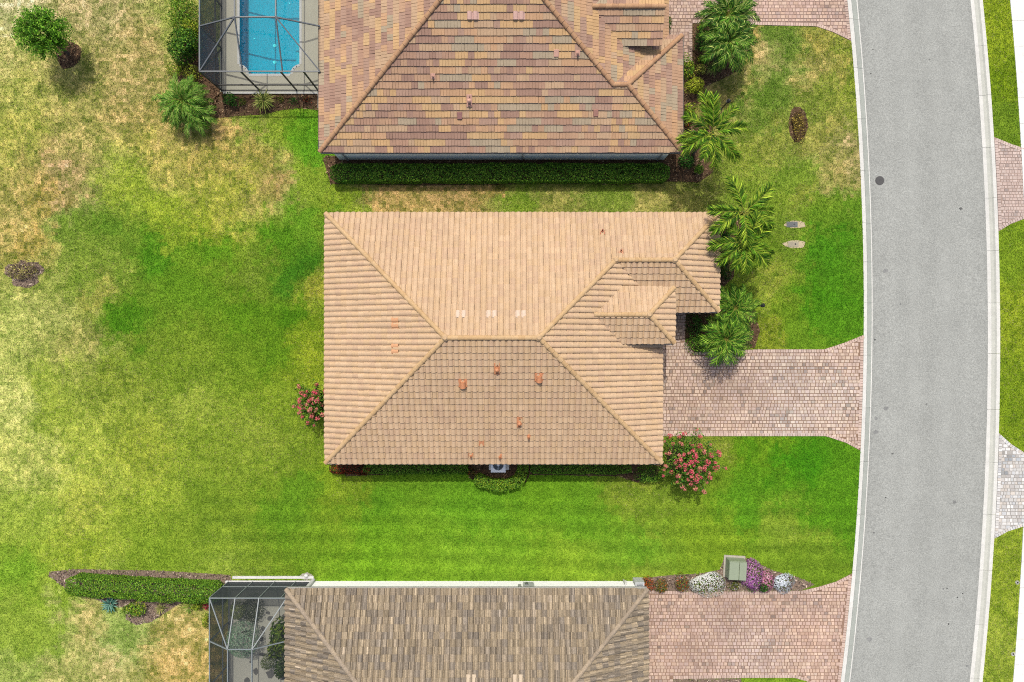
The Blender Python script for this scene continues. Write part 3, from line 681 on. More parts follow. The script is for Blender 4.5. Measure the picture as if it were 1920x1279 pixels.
gd = obj('garage_door', m, M_PAINT, hA, -Vector(LH))
for k in range(4):
    for q in range(5):
        m = MB(); m.box((7.775, -4.8 + q * .92, .1 + k * .52), (7.795, -4.8 + q * .92 + .8, .1 + k * .52 + .42), A(230, 228, 220)); obj('panel', m, M_PAINT, gd)

# ---- house with mottled flat tile roof and pool (top)
LU = (-1, 17, 0)
hU = thing('house', 'house with mauve and tan mottled flat tile roof, beside the blue pool', 'house', LU)
uw, ue, us, un = -10.49, 8.5, 10.35, 26.35; ux, uy2 = 9.27, 16.67
hd = (un - us) / 2; uz = ZE + hd * SL; a1 = (uw + hd, us + hd); a2 = (ue - hd, us + hd)
wv = (5.34, us + 3.16); wa = (ux - 3.16, us + 3.16); wz = ZE + 3.16 * SL
US = Plane((uw, us), (0, 1), ZE, [(uw, us), (ue, us), wv, a2, a1]); US.poly = [(uw, us), (wv[0], us), wv, a2, a1]
US2 = Plane((uw, us), (0, 1), ZE, [(wv[0], us), (ux, us), wa, wv])
UW = Plane((uw, un), (1, 0), ZE, [(uw, un), (uw, us), a1])
UE = Plane((ue, us), (-1, 0), ZE, [(ue, uy2), (ue, un), a2, wv])
UG = Plane((ux, us), (-1, 0), ZE, [(ux, us), (ux, uy2), wa])
UGN = Plane((ux, uy2), (0, -1), ZE, [(ue, uy2), (ux, uy2), wa, wv])
UN = Plane((ue, un), (0, -1), ZE, [(ue, un), (uw, un), a1, a2])
z4 = 3.8; by0, by1, bx = 15.7, 19.08, 7.95; by = (by0 + by1) / 2; zb = z4 + 1.69 * SL; bva = 5.8; bvb = 4.18
BS = Plane((bva, by0), (0, 1), z4, [(bva, by0), (bx, by0), (bx, by), (bvb, by)])
BN = Plane((bx, by1), (0, -1), z4, [(bva, by1), (bx, by1), (bx, by), (bvb, by)])
MAUVE = [tuple(np.array(c) * (1.04, 1.0, .9)) for c in [A(224, 187, 144), A(194, 158, 140), A(192, 177, 157), A(216, 177, 145), A(180, 147, 135), A(220, 187, 146), A(206, 170, 145), A(210, 180, 153), A(192, 160, 146)]]
roofU = build_roof(hU, LU, [US, US2, UW, UE, UG, UGN, UN, BS, BN], flat_tile(.335, .365, .066), .335, .365, MAUVE, M_TILE,
   [((uw, us, ZE), P3(a1, uz)), (P3(wv, wz), P3(a2, uz)), (P3(a1, uz), P3(a2, uz)), (P3(wv, wz), P3(wa, wz)), ((ux, us, ZE), P3(wa, wz)), ((ux, uy2, ZE), P3(wa, wz)), ((bvb, by, zb), (bx, by, zb))],
   [A(208, 164, 126), A(200, 156, 120), A(214, 170, 130)], run=(2, 5), bond=.5, ymax=23, seed=2, avoid=[([(4, by0), (8, by0), (8, by1), (4, by1)], 3.75)], jitter=.06)
walls(hU, LU, [(-10.1, 10.62, 8.1, 25.9, 2.6), (8.1, 10.62, 8.9, 16.3, 2.6), (5.5, 16.0, 7.7, 18.8, 3.7)], (.84, .86, .78))
GU = A(205, 205, 200)
gutter(hU, LU, (uw, us), (ux, us), ZE, GU, (0, -1)); gutter(hU, LU, (ux, us), (ux, uy2), ZE, GU, (1, 0)); gutter(hU, LU, (uw, us), (uw, 24), ZE, GU, (-1, 0))
for gx in (.6, 8.5, -9.6):
    m = MB(); m.bar((gx, 10.3, 2.55), (gx, 10.57, 2.2), .07, .06, GU); m.bar((gx, 10.57, 2.2), (gx, 10.57, .05), .07, .06, GU); obj('downspout', m, M_PAINT, hU, -Vector(LU))
mat('window_glass', A(120, 135, 140), rough=.08, spec=.6)
for px, py in ((887, 29), (973, 29)): vent(roofU, US, px, py, 'pan', A(240, 196, 182))
for px, py, k in ((1043, 100, 'small'), (812, 143, 'pipe'), (880, 188, 'tall'), (862, 217, 'small'), (1083, 100, 'pipe')): vent(roofU, US, px, py, k, A(235, 185, 165) if py != 217 else A(176, 128, 122))
vent(roofU, US2, 1117, 212, 'small', A(190, 140, 125))

# ---- house with dark streaked roof (bottom)
LB = (-2.5, -20, 0)
hB = thing('house', 'house with dark streaky brown tile roof and white side wall, at the bottom', 'house', LB)
bw, be, bn, bs = -12.33, 7.40, -13.55, -29.55
b1 = (bw + 8, bn - 8); b2 = (be - 8, bn - 8); bz = ZE + 8 * SL
KN = Plane((be, bn), (0, -1), ZE, [(bw, bn), (be, bn), b2, b1])
KW = Plane((bw, bn), (1, 0), ZE, [(bw, bn), (bw, bs), b1])
KE = Plane((be, bs), (-1, 0), ZE, [(be, bs), (be, bn), b2])
KS = Plane((bw, bs), (0, 1), ZE, [(bw, bs), (be, bs), b2, b1])
STREAKS = [A(180, 163, 136), A(172, 156, 132), A(160, 147, 129), A(152, 141, 127), A(176, 159, 132), A(166, 151, 131), A(184, 166, 139), A(143, 134, 124)]
STREAKS = [tuple(np.array(c) * .65 + np.mean(STREAKS, 0) * .35) for c in STREAKS]
M_TILE_S = mat('streaked_tile', rough=.85, attr=True, noise=[(1, .06, 3), (14, .28, 3), (50, .12, 2)], bump=(80, .25, .004), spec=.15)
roofB = build_roof(hB, LB, [KN, KW, KE, KS], s_tile(.305, .366, 1.35, .03), .305, .366, STREAKS, M_TILE_S,
   [((bw, bn, ZE), P3(b1, bz)), ((be, bn, ZE), P3(b2, bz)), (P3(b1, bz), P3(b2, bz))], [A(192, 174, 150), A(176, 160, 140), A(184, 168, 148)], run=(1, 1), streak=True, ymax=22.5, seed=3, jitter=.1)
walls(hB, LB, [(-11.65, -29, 7.06, -14.06, 2.6)], (.8, .8, .8))
gutter(hB, LB, (bw, bn), (be, bn), ZE, GU, (0, 1))
m = MB(); m.box((-11.7, -14.02, 0), (-11.52, -13.92, 2.55), A(245, 245, 245)); obj('corner_post', m, M_PAINT, hB, -Vector(LB))
for px in (883, 970): vent(roofB, KN, px, 1272, 'pan', A(226, 206, 178))
m = MB(); x, y = W(990, 1090); m.box((x - .3, -14.06, .7), (x + .3, -13.86, 1.5), A(205, 208, 210)); m.cyl((x - .1, -13.9), .1, .1, .9, 1.2, 10, A(120, 125, 128)); m.box((x - .6, -14.06, .9), (x - .42, -13.92, 1.4), A(190, 192, 192))
obj('meter_box', m, M_PAINT, hB, -Vector(LB))
x, y = W(1195, 1092); m = MB(); m.box((x - .28, y - .25, .02), (x + .3, y + .3, .75), A(214, 218, 220), .03)
ub = obj('equipment_cabinet', m, M_PAINT); tag(ub, 'small pale grey cabinet at the white wall corner beside orange shrubs', 'cabinet')
m = MB(); m.box((x - .16, y - .14, .745), (x + .18, y + .18, .765), A(120, 126, 130)); obj('grille', m, M_PAINT, ub)
for k in range(4): 
    m = MB(); m.box((x - .16, y - .12 + k * .08, .76), (x + .18, y - .08 + k * .08, .785), A(205, 208, 210)); obj('slat', m, M_PAINT, ub)
x, y = W(1169, 1084); m = MB(); m.tube([(x, y - .1, 0), (x, y - .1, .75), (x, y + .12, .8)], .045, 8, A(240, 240, 238)); tag(obj('vent_pipe', m, M_PAINT), 'white bent pipe standing against the white side wall', 'pipe')
x, y = W(575, 1079); m = MB(); m.prism([W(558, 1084), W(566, 1076), W(577, 1073), W(586, 1078), W(590, 1086), W(575, 1088)], -.05, .02, A(196, 190, 182)); obj('concrete_pad', m, M_CONC, kind='structure')
m = MB(); n = 12
for i in range(5):
    r0, r1_ = .13 * math.cos(i / 5 * 1.5708), .13 * math.cos((i + 1) / 5 * 1.5708); m.cyl((x, y), max(r0, .005), max(r1_, .005), .08 + .12 * math.sin(i / 5 * 1.5708), .08 + .12 * math.sin((i + 1) / 5 * 1.5708), n, A(246, 246, 244))
m.cyl((x, y), .1, .13, .018, .081, n, A(235, 235, 232))
tag(obj('cleanout_cap', m, M_PAINT), 'white domed cap on a concrete pad by the screen cage corner', 'cap')
# ---------------------------------------------------------------- screened pool cages
def screen_mat(name, cover, col):
    m = bpy.data.materials.new(name); m.use_nodes = True; nt = m.node_tree; N = nt.nodes; L = nt.links
    p = N['Principled BSDF']; p.inputs['Base Color'].default_value = (*col, 1); p.inputs['Roughness'].default_value = .8; p.inputs['Specular IOR Level'].default_value = .05
    t = N.new('ShaderNodeBsdfTransparent'); ms = N.new('ShaderNodeMixShader'); ms.inputs[0].default_value = cover
    L.new(t.outputs[0], ms.inputs[1]); L.new(p.outputs[0], ms.inputs[2]); L.new(ms.outputs[0], N['Material Output'].inputs['Surface'])
    return m
M_SCR = screen_mat('insect_screen', .18, (.04, .05, .06)); M_SCR2 = screen_mat('patio_screen', .24, (.04, .05, .055)); M_WALLSCR = screen_mat('privacy_screen', .8, (.06, .088, .115)); M_WALLSCR2 = screen_mat('privacy_screen_dark', .82, (.04, .048, .052))
def cage(root, L0, bars, panels, tint, ms, w=.075, wall=lambda p: None, post=None):
    L0 = Vector(L0)
    for (p, q) in bars:
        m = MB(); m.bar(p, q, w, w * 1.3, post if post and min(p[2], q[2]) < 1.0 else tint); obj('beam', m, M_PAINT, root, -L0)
    for poly in panels:
        m = MB(); m.face(poly, tint); obj('screen_panel', m.mesh('screen_panel'), wall(poly) or ms, root, -L0)
# upper cage
x0, x1, y0, ze, zt = -17.0, -10.45, 14.67, 2.85, 3.9; xa, xb, yr = -14.67, -12.49, 17.13
LCU = (-14, 18, 0)
cu = thing('pool_cage', 'grey framed screen enclosure over the blue pool', 'pool cage', LCU)
posts = [x0, -14.77, -12.6, -11.35]; rows = [yr, 19.6, 22.1, 24.6]
bars = [((x0, y0, ze), (x1, y0, ze)), ((x0, y0, ze), (x0, 24.6, ze)), ((x0, y0, ze), (xa, yr, zt)), ((x1, y0, ze), (xb, yr, zt)), ((xa, y0, ze), (xa, yr, zt)), ((xb, y0, ze), (xb, yr, zt)), ((xa, yr, zt), (xa, 24.6, zt)), ((xb, yr, zt), (xb, 24.6, zt))]
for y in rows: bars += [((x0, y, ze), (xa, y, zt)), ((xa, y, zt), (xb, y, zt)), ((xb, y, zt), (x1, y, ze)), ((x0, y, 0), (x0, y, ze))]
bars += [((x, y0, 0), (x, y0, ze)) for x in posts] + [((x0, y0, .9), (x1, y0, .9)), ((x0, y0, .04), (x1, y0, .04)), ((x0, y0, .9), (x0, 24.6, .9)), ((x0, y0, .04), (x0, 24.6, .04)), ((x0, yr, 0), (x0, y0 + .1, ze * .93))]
pn = [[(x0, y0, ze), (xa, y0, ze), (xa, yr, zt)], [(xa, y0, ze), (xb, y0, ze), (xb, yr, zt), (xa, yr, zt)], [(xb, y0, ze), (x1, y0, ze), (xb, yr, zt)], [(x0, y0, ze), (xa, yr, zt), (x0, yr, ze)], [(x1, y0, ze), (x1, yr, ze), (xb, yr, zt)]]
for a, b in zip(rows[:-1], rows[1:]):
    pn += [[(x0, a, ze), (xa, a, zt), (xa, b, zt), (x0, b, ze)], [(xa, a, zt), (xb, a, zt), (xb, b, zt), (xa, b, zt)], [(xb, a, zt), (x1, a, ze), (x1, b, ze), (xb, b, zt)]]
for a, b in zip([y0] + rows[:-1], rows): pn += [[(x0, a, .9), (x0, b, .9), (x0, b, ze), (x0, a, ze)], [(x0, a, 0.05), (x0, b, .05), (x0, b, .9), (x0, a, .9)]]
for a, b in zip(posts, posts[1:] + [x1]): pn += [[(a, y0, .9), (b, y0, .9), (b, y0, ze), (a, y0, ze)], [(a, y0, .05), (b, y0, .05), (b, y0, .9), (a, y0, .9)]]
cage(cu, LCU, bars, pn, A(112, 118, 124), M_SCR, w=.062, wall=lambda p: (M_WALLSCR if max(q[1] for q in p) < 17.5 else M_WALLSCR2) if max(q[0] for q in p) < -16.9 else None, post=A(48, 50, 50))  # shade of the wall posts and low rails is put into their darker colour
# lower cage
x0, x1, y0, ze, zt = -16.57, -12.35, -14.08, 2.6, 3.6; xa, xb, yr = -15.16, -13.86, -16.44
LCL = (-14.5, -17, 0)
cl = thing('pool_cage', 'pale framed screen enclosure over the planted patio, bottom left', 'pool cage', LCL)
rows = [yr, -18.9, -21.3, -23.7]; posts = [x0, xa, xb, -12.65]; xr = -11.75
bars = [((x0, y0, ze), (x1 + .3, y0, ze)), ((x0, y0, ze), (x0, -23.7, ze)), ((x0, y0, ze), (xa, yr, zt)), ((x1, y0, ze), (xb, yr, zt)), ((xa, y0, ze), (xa, yr, zt)), ((xb, y0, ze), (xb, yr, zt)), ((xa, yr, zt), (xa, -23.7, zt)), ((xb, yr, zt), (xb, -23.7, zt))]
for y in rows: bars += [((x0, y, ze), (xa, y, zt)), ((xa, y, zt), (xb, y, zt)), ((xb, y, zt), (x1, y, ze)), ((x0, y, 0), (x0, y, ze))]
bars += [((x, y0, 0), (x, y0, ze)) for x in posts] + [((x0, y0, .9), (xr, y0, .9)), ((x0, y0, .05), (xr, y0, .05)), ((x0, y0, .9), (x0, -23.7, .9)), ((x0, y0, .05), (x0, -23.7, .05))]
pn = [[(x0, y0, ze), (xa, yr, zt), (xa, y0, ze)], [(xa, y0, ze), (xa, yr, zt), (xb, yr, zt), (xb, y0, ze)], [(xb, y0, ze), (xb, yr, zt), (x1, y0, ze)], [(x0, y0, ze), (x0, yr, ze), (xa, yr, zt)], [(x1, y0, ze), (xb, yr, zt), (x1, yr, ze)]]
for a, b in zip(rows[:-1], rows[1:]):
    pn += [[(x0, a, ze), (xa, a, zt), (xa, b, zt), (x0, b, ze)], [(xa, a, zt), (xb, a, zt), (xb, b, zt), (xa, b, zt)], [(xb, a, zt), (x1, a, ze), (x1, b, ze), (xb, b, zt)]]
for a, b in zip([y0] + rows[:-1], rows): pn += [[(x0, a, .9), (x0, b, .9), (x0, b, ze), (x0, a, ze)], [(x0, a, .06), (x0, b, .06), (x0, b, .9), (x0, a, .9)]]
for a, b in zip(posts, posts[1:] + [xr]): pn += [[(a, y0, .9), (b, y0, .9), (b, y0, ze), (a, y0, ze)], [(a, y0, .06), (b, y0, .06), (b, y0, .9), (a, y0, .9)]]
cage(cl, LCL, bars, pn, A(150, 160, 162), M_SCR2, .052, wall=lambda p: M_WALLSCR2 if max(q[0] for q in p) < -16.5 or min(q[1] for q in p) > -14.1 else None)
m = MB(); m.box((-16.75, -14.2, -.05), (-11.55, -14.02, .1), A(246, 246, 244)); m.box((-16.35, -13.9, -.05), (-11.6, -13.76, .09), A(246, 246, 244)); obj('footing_kerb', m, M_CONC, kind='structure')
m = MB(); m.box((-16.9, 14.46, -.05), (-10.4, 14.58, .09), A(236, 236, 228)); m.box((-11.36, 13.62, -.05), (-11.26, 14.46, .08), A(236, 236, 228)); obj('footing_kerb', m, M_CONC, kind='structure')

# pool and deck
M_DECK = mat('deck_concrete', rough=.9, attr=True, noise=[(.8, .05, 3), (18, .06, 3)], bump=(40, .3, .005), spec=.2)
def ring_quads(m, inner, outer, z, tint):
    n = len(inner)
    for i in range(n):
        j = (i + 1) % n; m.face([(*inner[i], z), (*inner[j], z), (*outer[j], z), (*outer[i], z)], tint)
dk = MB(); PO = POOL; zc = .05; DT = A(214, 212, 192)
xl, xr_, yb = PO[0][0], PO[-1][0], PO[5][1]
dk.face([(-17.1, 14.6, zc), (-10.2, 14.6, zc), (-10.2, yb, zc), (-17.1, yb, zc)], DT)
dk.face([(-17.1, yb, zc), (xl, yb, zc), (xl, 27, zc), (-17.1, 27, zc)], DT); dk.face([(xr_, yb, zc), (-10.2, yb, zc), (-10.2, 27, zc), (xr_, 27, zc)], DT)
dk.face([(xl, yb, zc), (PO[5][0], yb, zc), (PO[4][0], PO[4][1], zc), (PO[3][0], PO[3][1], zc), (PO[2][0], PO[2][1], zc), (PO[1][0], PO[1][1], zc)], DT)
dk.face([(PO[6][0], yb, zc), (xr_, yb, zc), (PO[10][0], PO[10][1], zc), (PO[9][0], PO[9][1], zc), (PO[8][0], PO[8][1], zc), (PO[7][0], PO[7][1], zc)], DT)
dk.face([(-17.1, 14.6, -.1), (-10.2, 14.6, -.1), (-10.2, 14.6, zc), (-17.1, 14.6, zc)], DT); dk.face([(-17.1, 27, -.1), (-17.1, 14.6, -.1), (-17.1, 14.6, zc), (-17.1, 27, zc)], DT)
obj('pool_deck', dk, M_DECK, kind='structure')
pool = thing('swimming_pool', 'blue swimming pool with scalloped corners under the grey screen enclosure', 'swimming pool', (-14.2, 19, 0))
LP = Vector((-14.2, 19, 0)); BLU = (.0, .34, .46)
sh = MB(); n = len(PO)
for i in range(n): 
    j = (i + 1) % n; sh.face([(*PO[j], zc), (*PO[i], zc), (*PO[i], -1.1), (*PO[j], -1.1)], BLU)
sh.face([(x, y, -1.05) for x, y in PO], BLU)
sh.box((xr_ - .36, PO[1][1] + .1, -1.07), (xr_ - .005, PO[1][1] + 1.6, -.5), (.03, .38, .48))
obj('basin', sh, mat('pool_plaster', rough=.7, attr=True, noise=[(2, .05, 3)], spec=0), pool, -LP)
cp = MB()
for i in range(n - 1):
    a = Vector((*PO[i], 0)); b = Vector((*PO[i + 1], 0)); d = (b - a).normalized(); nn = Vector((d.y, -d.x, 0)) * -1
    nn = Vector((-d.y, d.x, 0)); c0 = (a + b) / 2 + nn * .05
    if inpoly(np.array([c0.x]), np.array([c0.y]), PO)[0]: nn = -nn
    cp.face([a + Vector((0, 0, zc + .012)), b + Vector((0, 0, zc + .012)), b + nn * .13 + Vector((0, 0, zc + .012)), a + nn * .13 + Vector((0, 0, zc + .012))], A(236, 238, 234))
obj('coping', cp, M_CONC, pool, -LP)
mw = bpy.data.materials.new('pool_water'); mw.use_nodes = True; N = mw.node_tree.nodes; L = mw.node_tree.links
for nd in list(N):
    if nd.type == 'BSDF_PRINCIPLED': N.remove(nd)
tr = N.new('ShaderNodeBsdfTransparent'); tr.inputs[0].default_value = (.3, .95, .98, 1); gl = N.new('ShaderNodeBsdfGlossy'); gl.inputs['Roughness'].default_value = .03
fr = N.new('ShaderNodeFresnel'); fr.inputs[0].default_value = 1.33; ms = N.new('ShaderNodeMixShader')
nz = N.new('ShaderNodeTexNoise'); nz.inputs['Scale'].default_value = 5; bp = N.new('ShaderNodeBump'); bp.inputs['Strength'].default_value = .3; bp.inputs['Distance'].default_value = .02
gg = N.new('ShaderNodeNewGeometry'); L.new(gg.outputs['Position'], nz.inputs['Vector']); L.new(nz.outputs['Fac'], bp.inputs['Height']); L.new(bp.outputs[0], gl.inputs['Normal']); L.new(bp.outputs[0], fr.inputs['Normal'])
L.new(fr.outputs[0], ms.inputs[0]); L.new(tr.outputs[0], ms.inputs[1]); L.new(gl.outputs[0], ms.inputs[2]); L.new(ms.outputs[0], N['Material Output'].inputs['Surface'])
w_ = MB(); w_.face([(x, y, -.08) for x, y in PO]); obj('water', w_.mesh('water'), mw, pool, -LP)
for px, py in ((517, 88), (517, 119), (479, 75), (545, 9)):
    x, y = W(px, py); m = MB(); m.cyl((x * 1.03, y * 1.03), .10 if py > 80 else .04, .10 if py > 80 else .04, -1.05, -1.02, 14, (.75, .8, .8)); obj('light_fitting', m, M_PAINT, pool, -LP)

# patio of the lower cage: pale gravel with dark stepping stones
pt = MB(); pt.prism([(-16.6, -14.1), (-11.6, -14.1), (-11.6, -25), (-16.6, -25)], -.08, .03, A(200, 200, 186))
patio = obj('patio', pt, mat('pale_gravel', rough=.95, attr=True, noise=[(20, .12, 4), (60, .2, 2)], bump=(50, .7, .01)), kind='structure')
rr = random.Random(5)
for px, py, rx, ry in [(503, 1149, 4, 3), (507, 1159, 6, 5), (533, 1156, 4, 6), (494, 1178, 4, 5), (491, 1198, 4, 5), (480, 1258, 5, 7), (508, 1263, 9, 8), (463, 1275, 6, 6), (492, 1226, 6, 3), (530, 1270, 4, 5), (470, 1240, 2.5, 2.5)]:
    poly = []
    for k in range(9):
        t = 2 * math.pi * k / 9; f = rr.uniform(.75, 1.15); poly.append(W(px + rx * f * math.cos(t), py - ry * f * math.sin(t)))
    m = MB(); m.prism(poly, 0, .055, A(112, 112, 110)); obj('stepping_stone', m, mat('flagstone', rough=.85, attr=True, noise=[(12, .2, 4)], bump=(30, .5, .008)), patio)

# ---------------------------------------------------------------- air conditioner
x, y = -.79, -7.12; ac = thing('air_conditioner', 'grey outdoor air conditioner half under the eave, inside a hedge', 'air conditioner', (x, y, 0))
m = MB(); m.box((-.56, -.42, -.02), (.62, .45, .08), (.7, .69, .66)); obj('pad', m, M_CONC, ac)
m = MB(); m.box((-.4, -.4, .08), (.4, .4, .8), (.68, .7, .7), .0)
for s in (-1, 1):
    for t in (-1, 1): m.box((s * .4 - .03, t * .4 - .03, .07), (s * .4 + .03, t * .4 + .03, .83), A(205, 212, 215))
bd = obj('body', m, M_PAINT, ac)
m = MB(); n = 24
for k in range(n):
    a, b = 2 * math.pi * k / n, 2 * math.pi * (k + 1) / n; q = lambda t, r: (r * math.cos(t), r * math.sin(t)); sq = lambda t: tuple(max(-.42, min(.42, .62 * f)) for f in (math.cos(t), math.sin(t)))
    m.face([(*q(a, .31), .832), (*sq(a), .832), (*sq(b), .832), (*q(b, .31), .832)][::-1], (.72, .74, .74)); m.face([(*q(a, .31), .832), (*q(b, .31), .832), (*q(b, .31), .806), (*q(a, .31), .806)], A(150, 158, 162))
obj('top_cover', m, M_PAINT, ac)
m = MB(); m.cyl((0, 0), .30, .30, .801, .804, 24, A(60, 78, 90)); obj('fan_well', m, M_PAINT, ac)
m = MB(); m.cyl((0, 0), .09, .07, .804, .83, 14, (.8, .82, .82))
for k in range(3):
    t = k * 2.094 + .4; m.face([(.07 * math.cos(t), .07 * math.sin(t), .812), (.28 * math.cos(t - .25), .28 * math.sin(t - .25), .808), (.28 * math.cos(t + .35), .28 * math.sin(t + .35), .822), (.07 * math.cos(t + .5), .07 * math.sin(t + .5), .82)], A(150, 168, 180))
obj('fan', m, M_PAINT, ac)
m = MB()
for k in range(1, 7): 
    r_ = .045 * k; m.tube([(r_ * math.cos(t), r_ * math.sin(t), .836) for t in np.linspace(0, 2 * math.pi, 21)], .003, 4, A(170, 178, 182), cap=False)
for k in range(6): t = k * math.pi / 3; m.bar((.06 * math.cos(t), .06 * math.sin(t), .838), (.31 * math.cos(t), .31 * math.sin(t), .838), .006, .006, A(170, 178, 182))
obj('fan_guard', m, M_PAINT, ac)

# ---------------------------------------------------------------- green utility box
x, y = W(1380, 1066.5, .4); GN = A(164, 178, 150)
ub = thing('transformer_box', 'green metal utility box standing in the flower bed', 'utility box', (x, y, 0)); ub.rotation_euler.z = math.radians(-3)
m = MB(); m.box((-.62, -.62, -.02), (.62, .66, .08), A(200, 194, 180)); obj('pad', m, M_CONC, ub)
m = MB(); m.box((-.52, -.55, .08), (.52, .55, .70), GN, .03); obj('body', m, M_PAINT, ub)
for (a, b) in ((-.51, .06), (.075, .51)):
    m = MB(); m.box((a, -.56, .69), (b, .5, .76), A(168, 182, 154), .02); obj('lid', m, M_PAINT, ub)
m = MB(); m.box((-.08, -.6, .5), (.08, -.54, .62), A(120, 132, 110)); obj('latch', m, M_PAINT, ub)

# ---------------------------------------------------------------- water meter boxes, lamps, sprinklers
for (px, py, lab) in ((1485, 421, 'dark grey water meter lid in sand, the one nearer the upper house'), (1487, 458, 'pale worn water meter lid in sand, the one nearer the driveway')):
    x, y = W(px, py); t = thing('water_meter_box', lab, 'meter box', (x, y, 0)); c = A(120, 124, 126) if py < 440 else A(196, 186, 160)
    m = MB(); m.box((-.33, -.17, 0), (.33, .17, .03), c, .01); obj('frame', m, M_PAINT, t)
    m = MB(); m.box((-.28, -.13, .02), (.02, .13, .042), tuple(np.array(c) * .8), .01); m.box((.03, -.13, .02), (.28, .13, .04), tuple(np.array(c) * .9), .01); lid = obj('lid', m, M_PAINT, t)
    m = MB(); m.cyl((.12, 0), .05, .05, .038, .047, 10, A(70, 70, 70)); obj('reader_cap', m, M_PAINT, lid)
def lamp(px, py, lab):
    x, y = W(px, py); t = thing('lamp_post', lab, 'lamp', (x, y, 0)); K = A(52, 54, 58)
    m = MB(); m.cyl((0, 0), .09, .07, 0, .08, 10, K); obj('base', m, M_PAINT, t)
    m = MB(); m.tube([(0, 0, .06), (0, 0, 1.25)], .04, 8, K); obj('pole', m, M_PAINT, t)
    m = MB(); m.cyl((0, 0), .07, .11, 1.25, 1.28, 8, K); m.cyl((0, 0), .12, .03, 1.46, 1.56, 8, K)
    for k in range(4): a = k * 1.571 + .78; m.bar((.085 * math.cos(a), .085 * math.sin(a), 1.27), (.1 * math.cos(a), .1 * math.sin(a), 1.47), .015, .015, K)
    ln = obj('lantern', m, M_PAINT, t)
    m = MB(); m.cyl((0, 0), .065, .085, 1.28, 1.46, 8, A(150, 150, 140)); obj('glass', m, MATS['window_glass'], ln)
lamp(1414, 575, 'black lamp post at the edge of the palm bed by the middle driveway')
lamp(1352, 205, 'black lamp post beside the feathery palm of the upper house')
for px, py, lab in ((1907, 1092, 'small round sprinkler head by the sidewalk, the upper of the two'), (1899, 1226, 'small round sprinkler head by the sidewalk, the lower of the two')):
    x, y = W(px, py); m = MB(); m.cyl((x, y), .12, .12, -.02, .035, 14, A(205, 205, 200)); m.cyl((x, y), .05, .045, .03, .06, 10, A(60, 60, 60)); tag(obj('sprinkler_head', m, M_CONC), lab, 'sprinkler')
# ---------------------------------------------------------------- vegetation
M_LEAF = mat('foliage', rough=.65, attr=True, spec=.12, trans=.3)
M_PETAL = mat('petals', rough=.7, attr=True, spec=.2, trans=.3)
M_BARK = mat('bark', rough=.9, attr=True, noise=[(20, .25, 4)], bump=(30, .6, .02))
FK = 1.55
def leaves(C, Nn, size, tint, aspect=.5, flat=.6):
    n = len(C); r = rng.normal(0, 1, (n, 3)); d = Nn * flat + r * (1 - flat) * .9; d /= np.linalg.norm(d, axis=1, keepdims=True) + 1e-9
    t = np.cross(d, rng.normal(0, 1, (n, 3))); t /= np.linalg.norm(t, axis=1, keepdims=True) + 1e-9; b = np.cross(d, t)
    L = np.asarray(size)[:, None] * .5; w = L * aspect
    V = np.stack([C - t * L, C + b * w - d * L * .15, C + t * L, C - b * w - d * L * .15], 1)
    return V.reshape(-1, 3), np.arange(4 * n).reshape(-1, 4), tint
def pick(pal, n, vary=.22):
    p = np.array(pal)[rng.integers(0, len(pal), n)]; return np.clip(p * np.exp(rng.normal(0, vary, (n, 1))), .003, .8)
def P_(*cols, k=FK): return [A(*c, k) for c in cols]
GREEN = P_((84, 128, 36), (108, 156, 46), (58, 98, 30), (134, 176, 60))
DGREEN = P_((50, 94, 34), (64, 114, 40), (36, 72, 28), (84, 134, 48))
YGREEN = P_((150, 170, 45), (120, 150, 40), (190, 195, 70), (95, 130, 40))
OLIVE = P_((110, 120, 45), (85, 98, 38), (140, 140, 60), (65, 78, 34))
RUST = P_((190, 80, 35), (150, 60, 35), (120, 95, 35), (90, 95, 35), (210, 110, 50))
CROTON = P_((120, 45, 32), (165, 72, 40), (60, 70, 30), (88, 40, 32), (45, 62, 28))
def blob_points(n, rx, ry, h, lump=.2, fill=.45, low=-.5, seed=0):
    r = np.random.default_rng(seed + 100); d = rng.normal(0, 1, (n, 3)); d /= np.linalg.norm(d, axis=1, keepdims=True); d[:, 2] = np.where(d[:, 2] < low, -d[:, 2], d[:, 2])
    k = r.normal(0, 1, (9, 3)); k /= np.linalg.norm(k, axis=1, keepdims=True); f = np.ones(n)
    amp = r.uniform(-1, 1, 9)
    for i in range(9): f += lump * amp[i] * np.exp(-((1 - d @ k[i]) ** 2) / .05) * 1.6
    rad = f * (1 - fill * rng.random(n) ** 2)
    P = d * rad[:, None] * np.array([rx, ry, h * .5]); P[:, 2] += h * .5
    return P, d
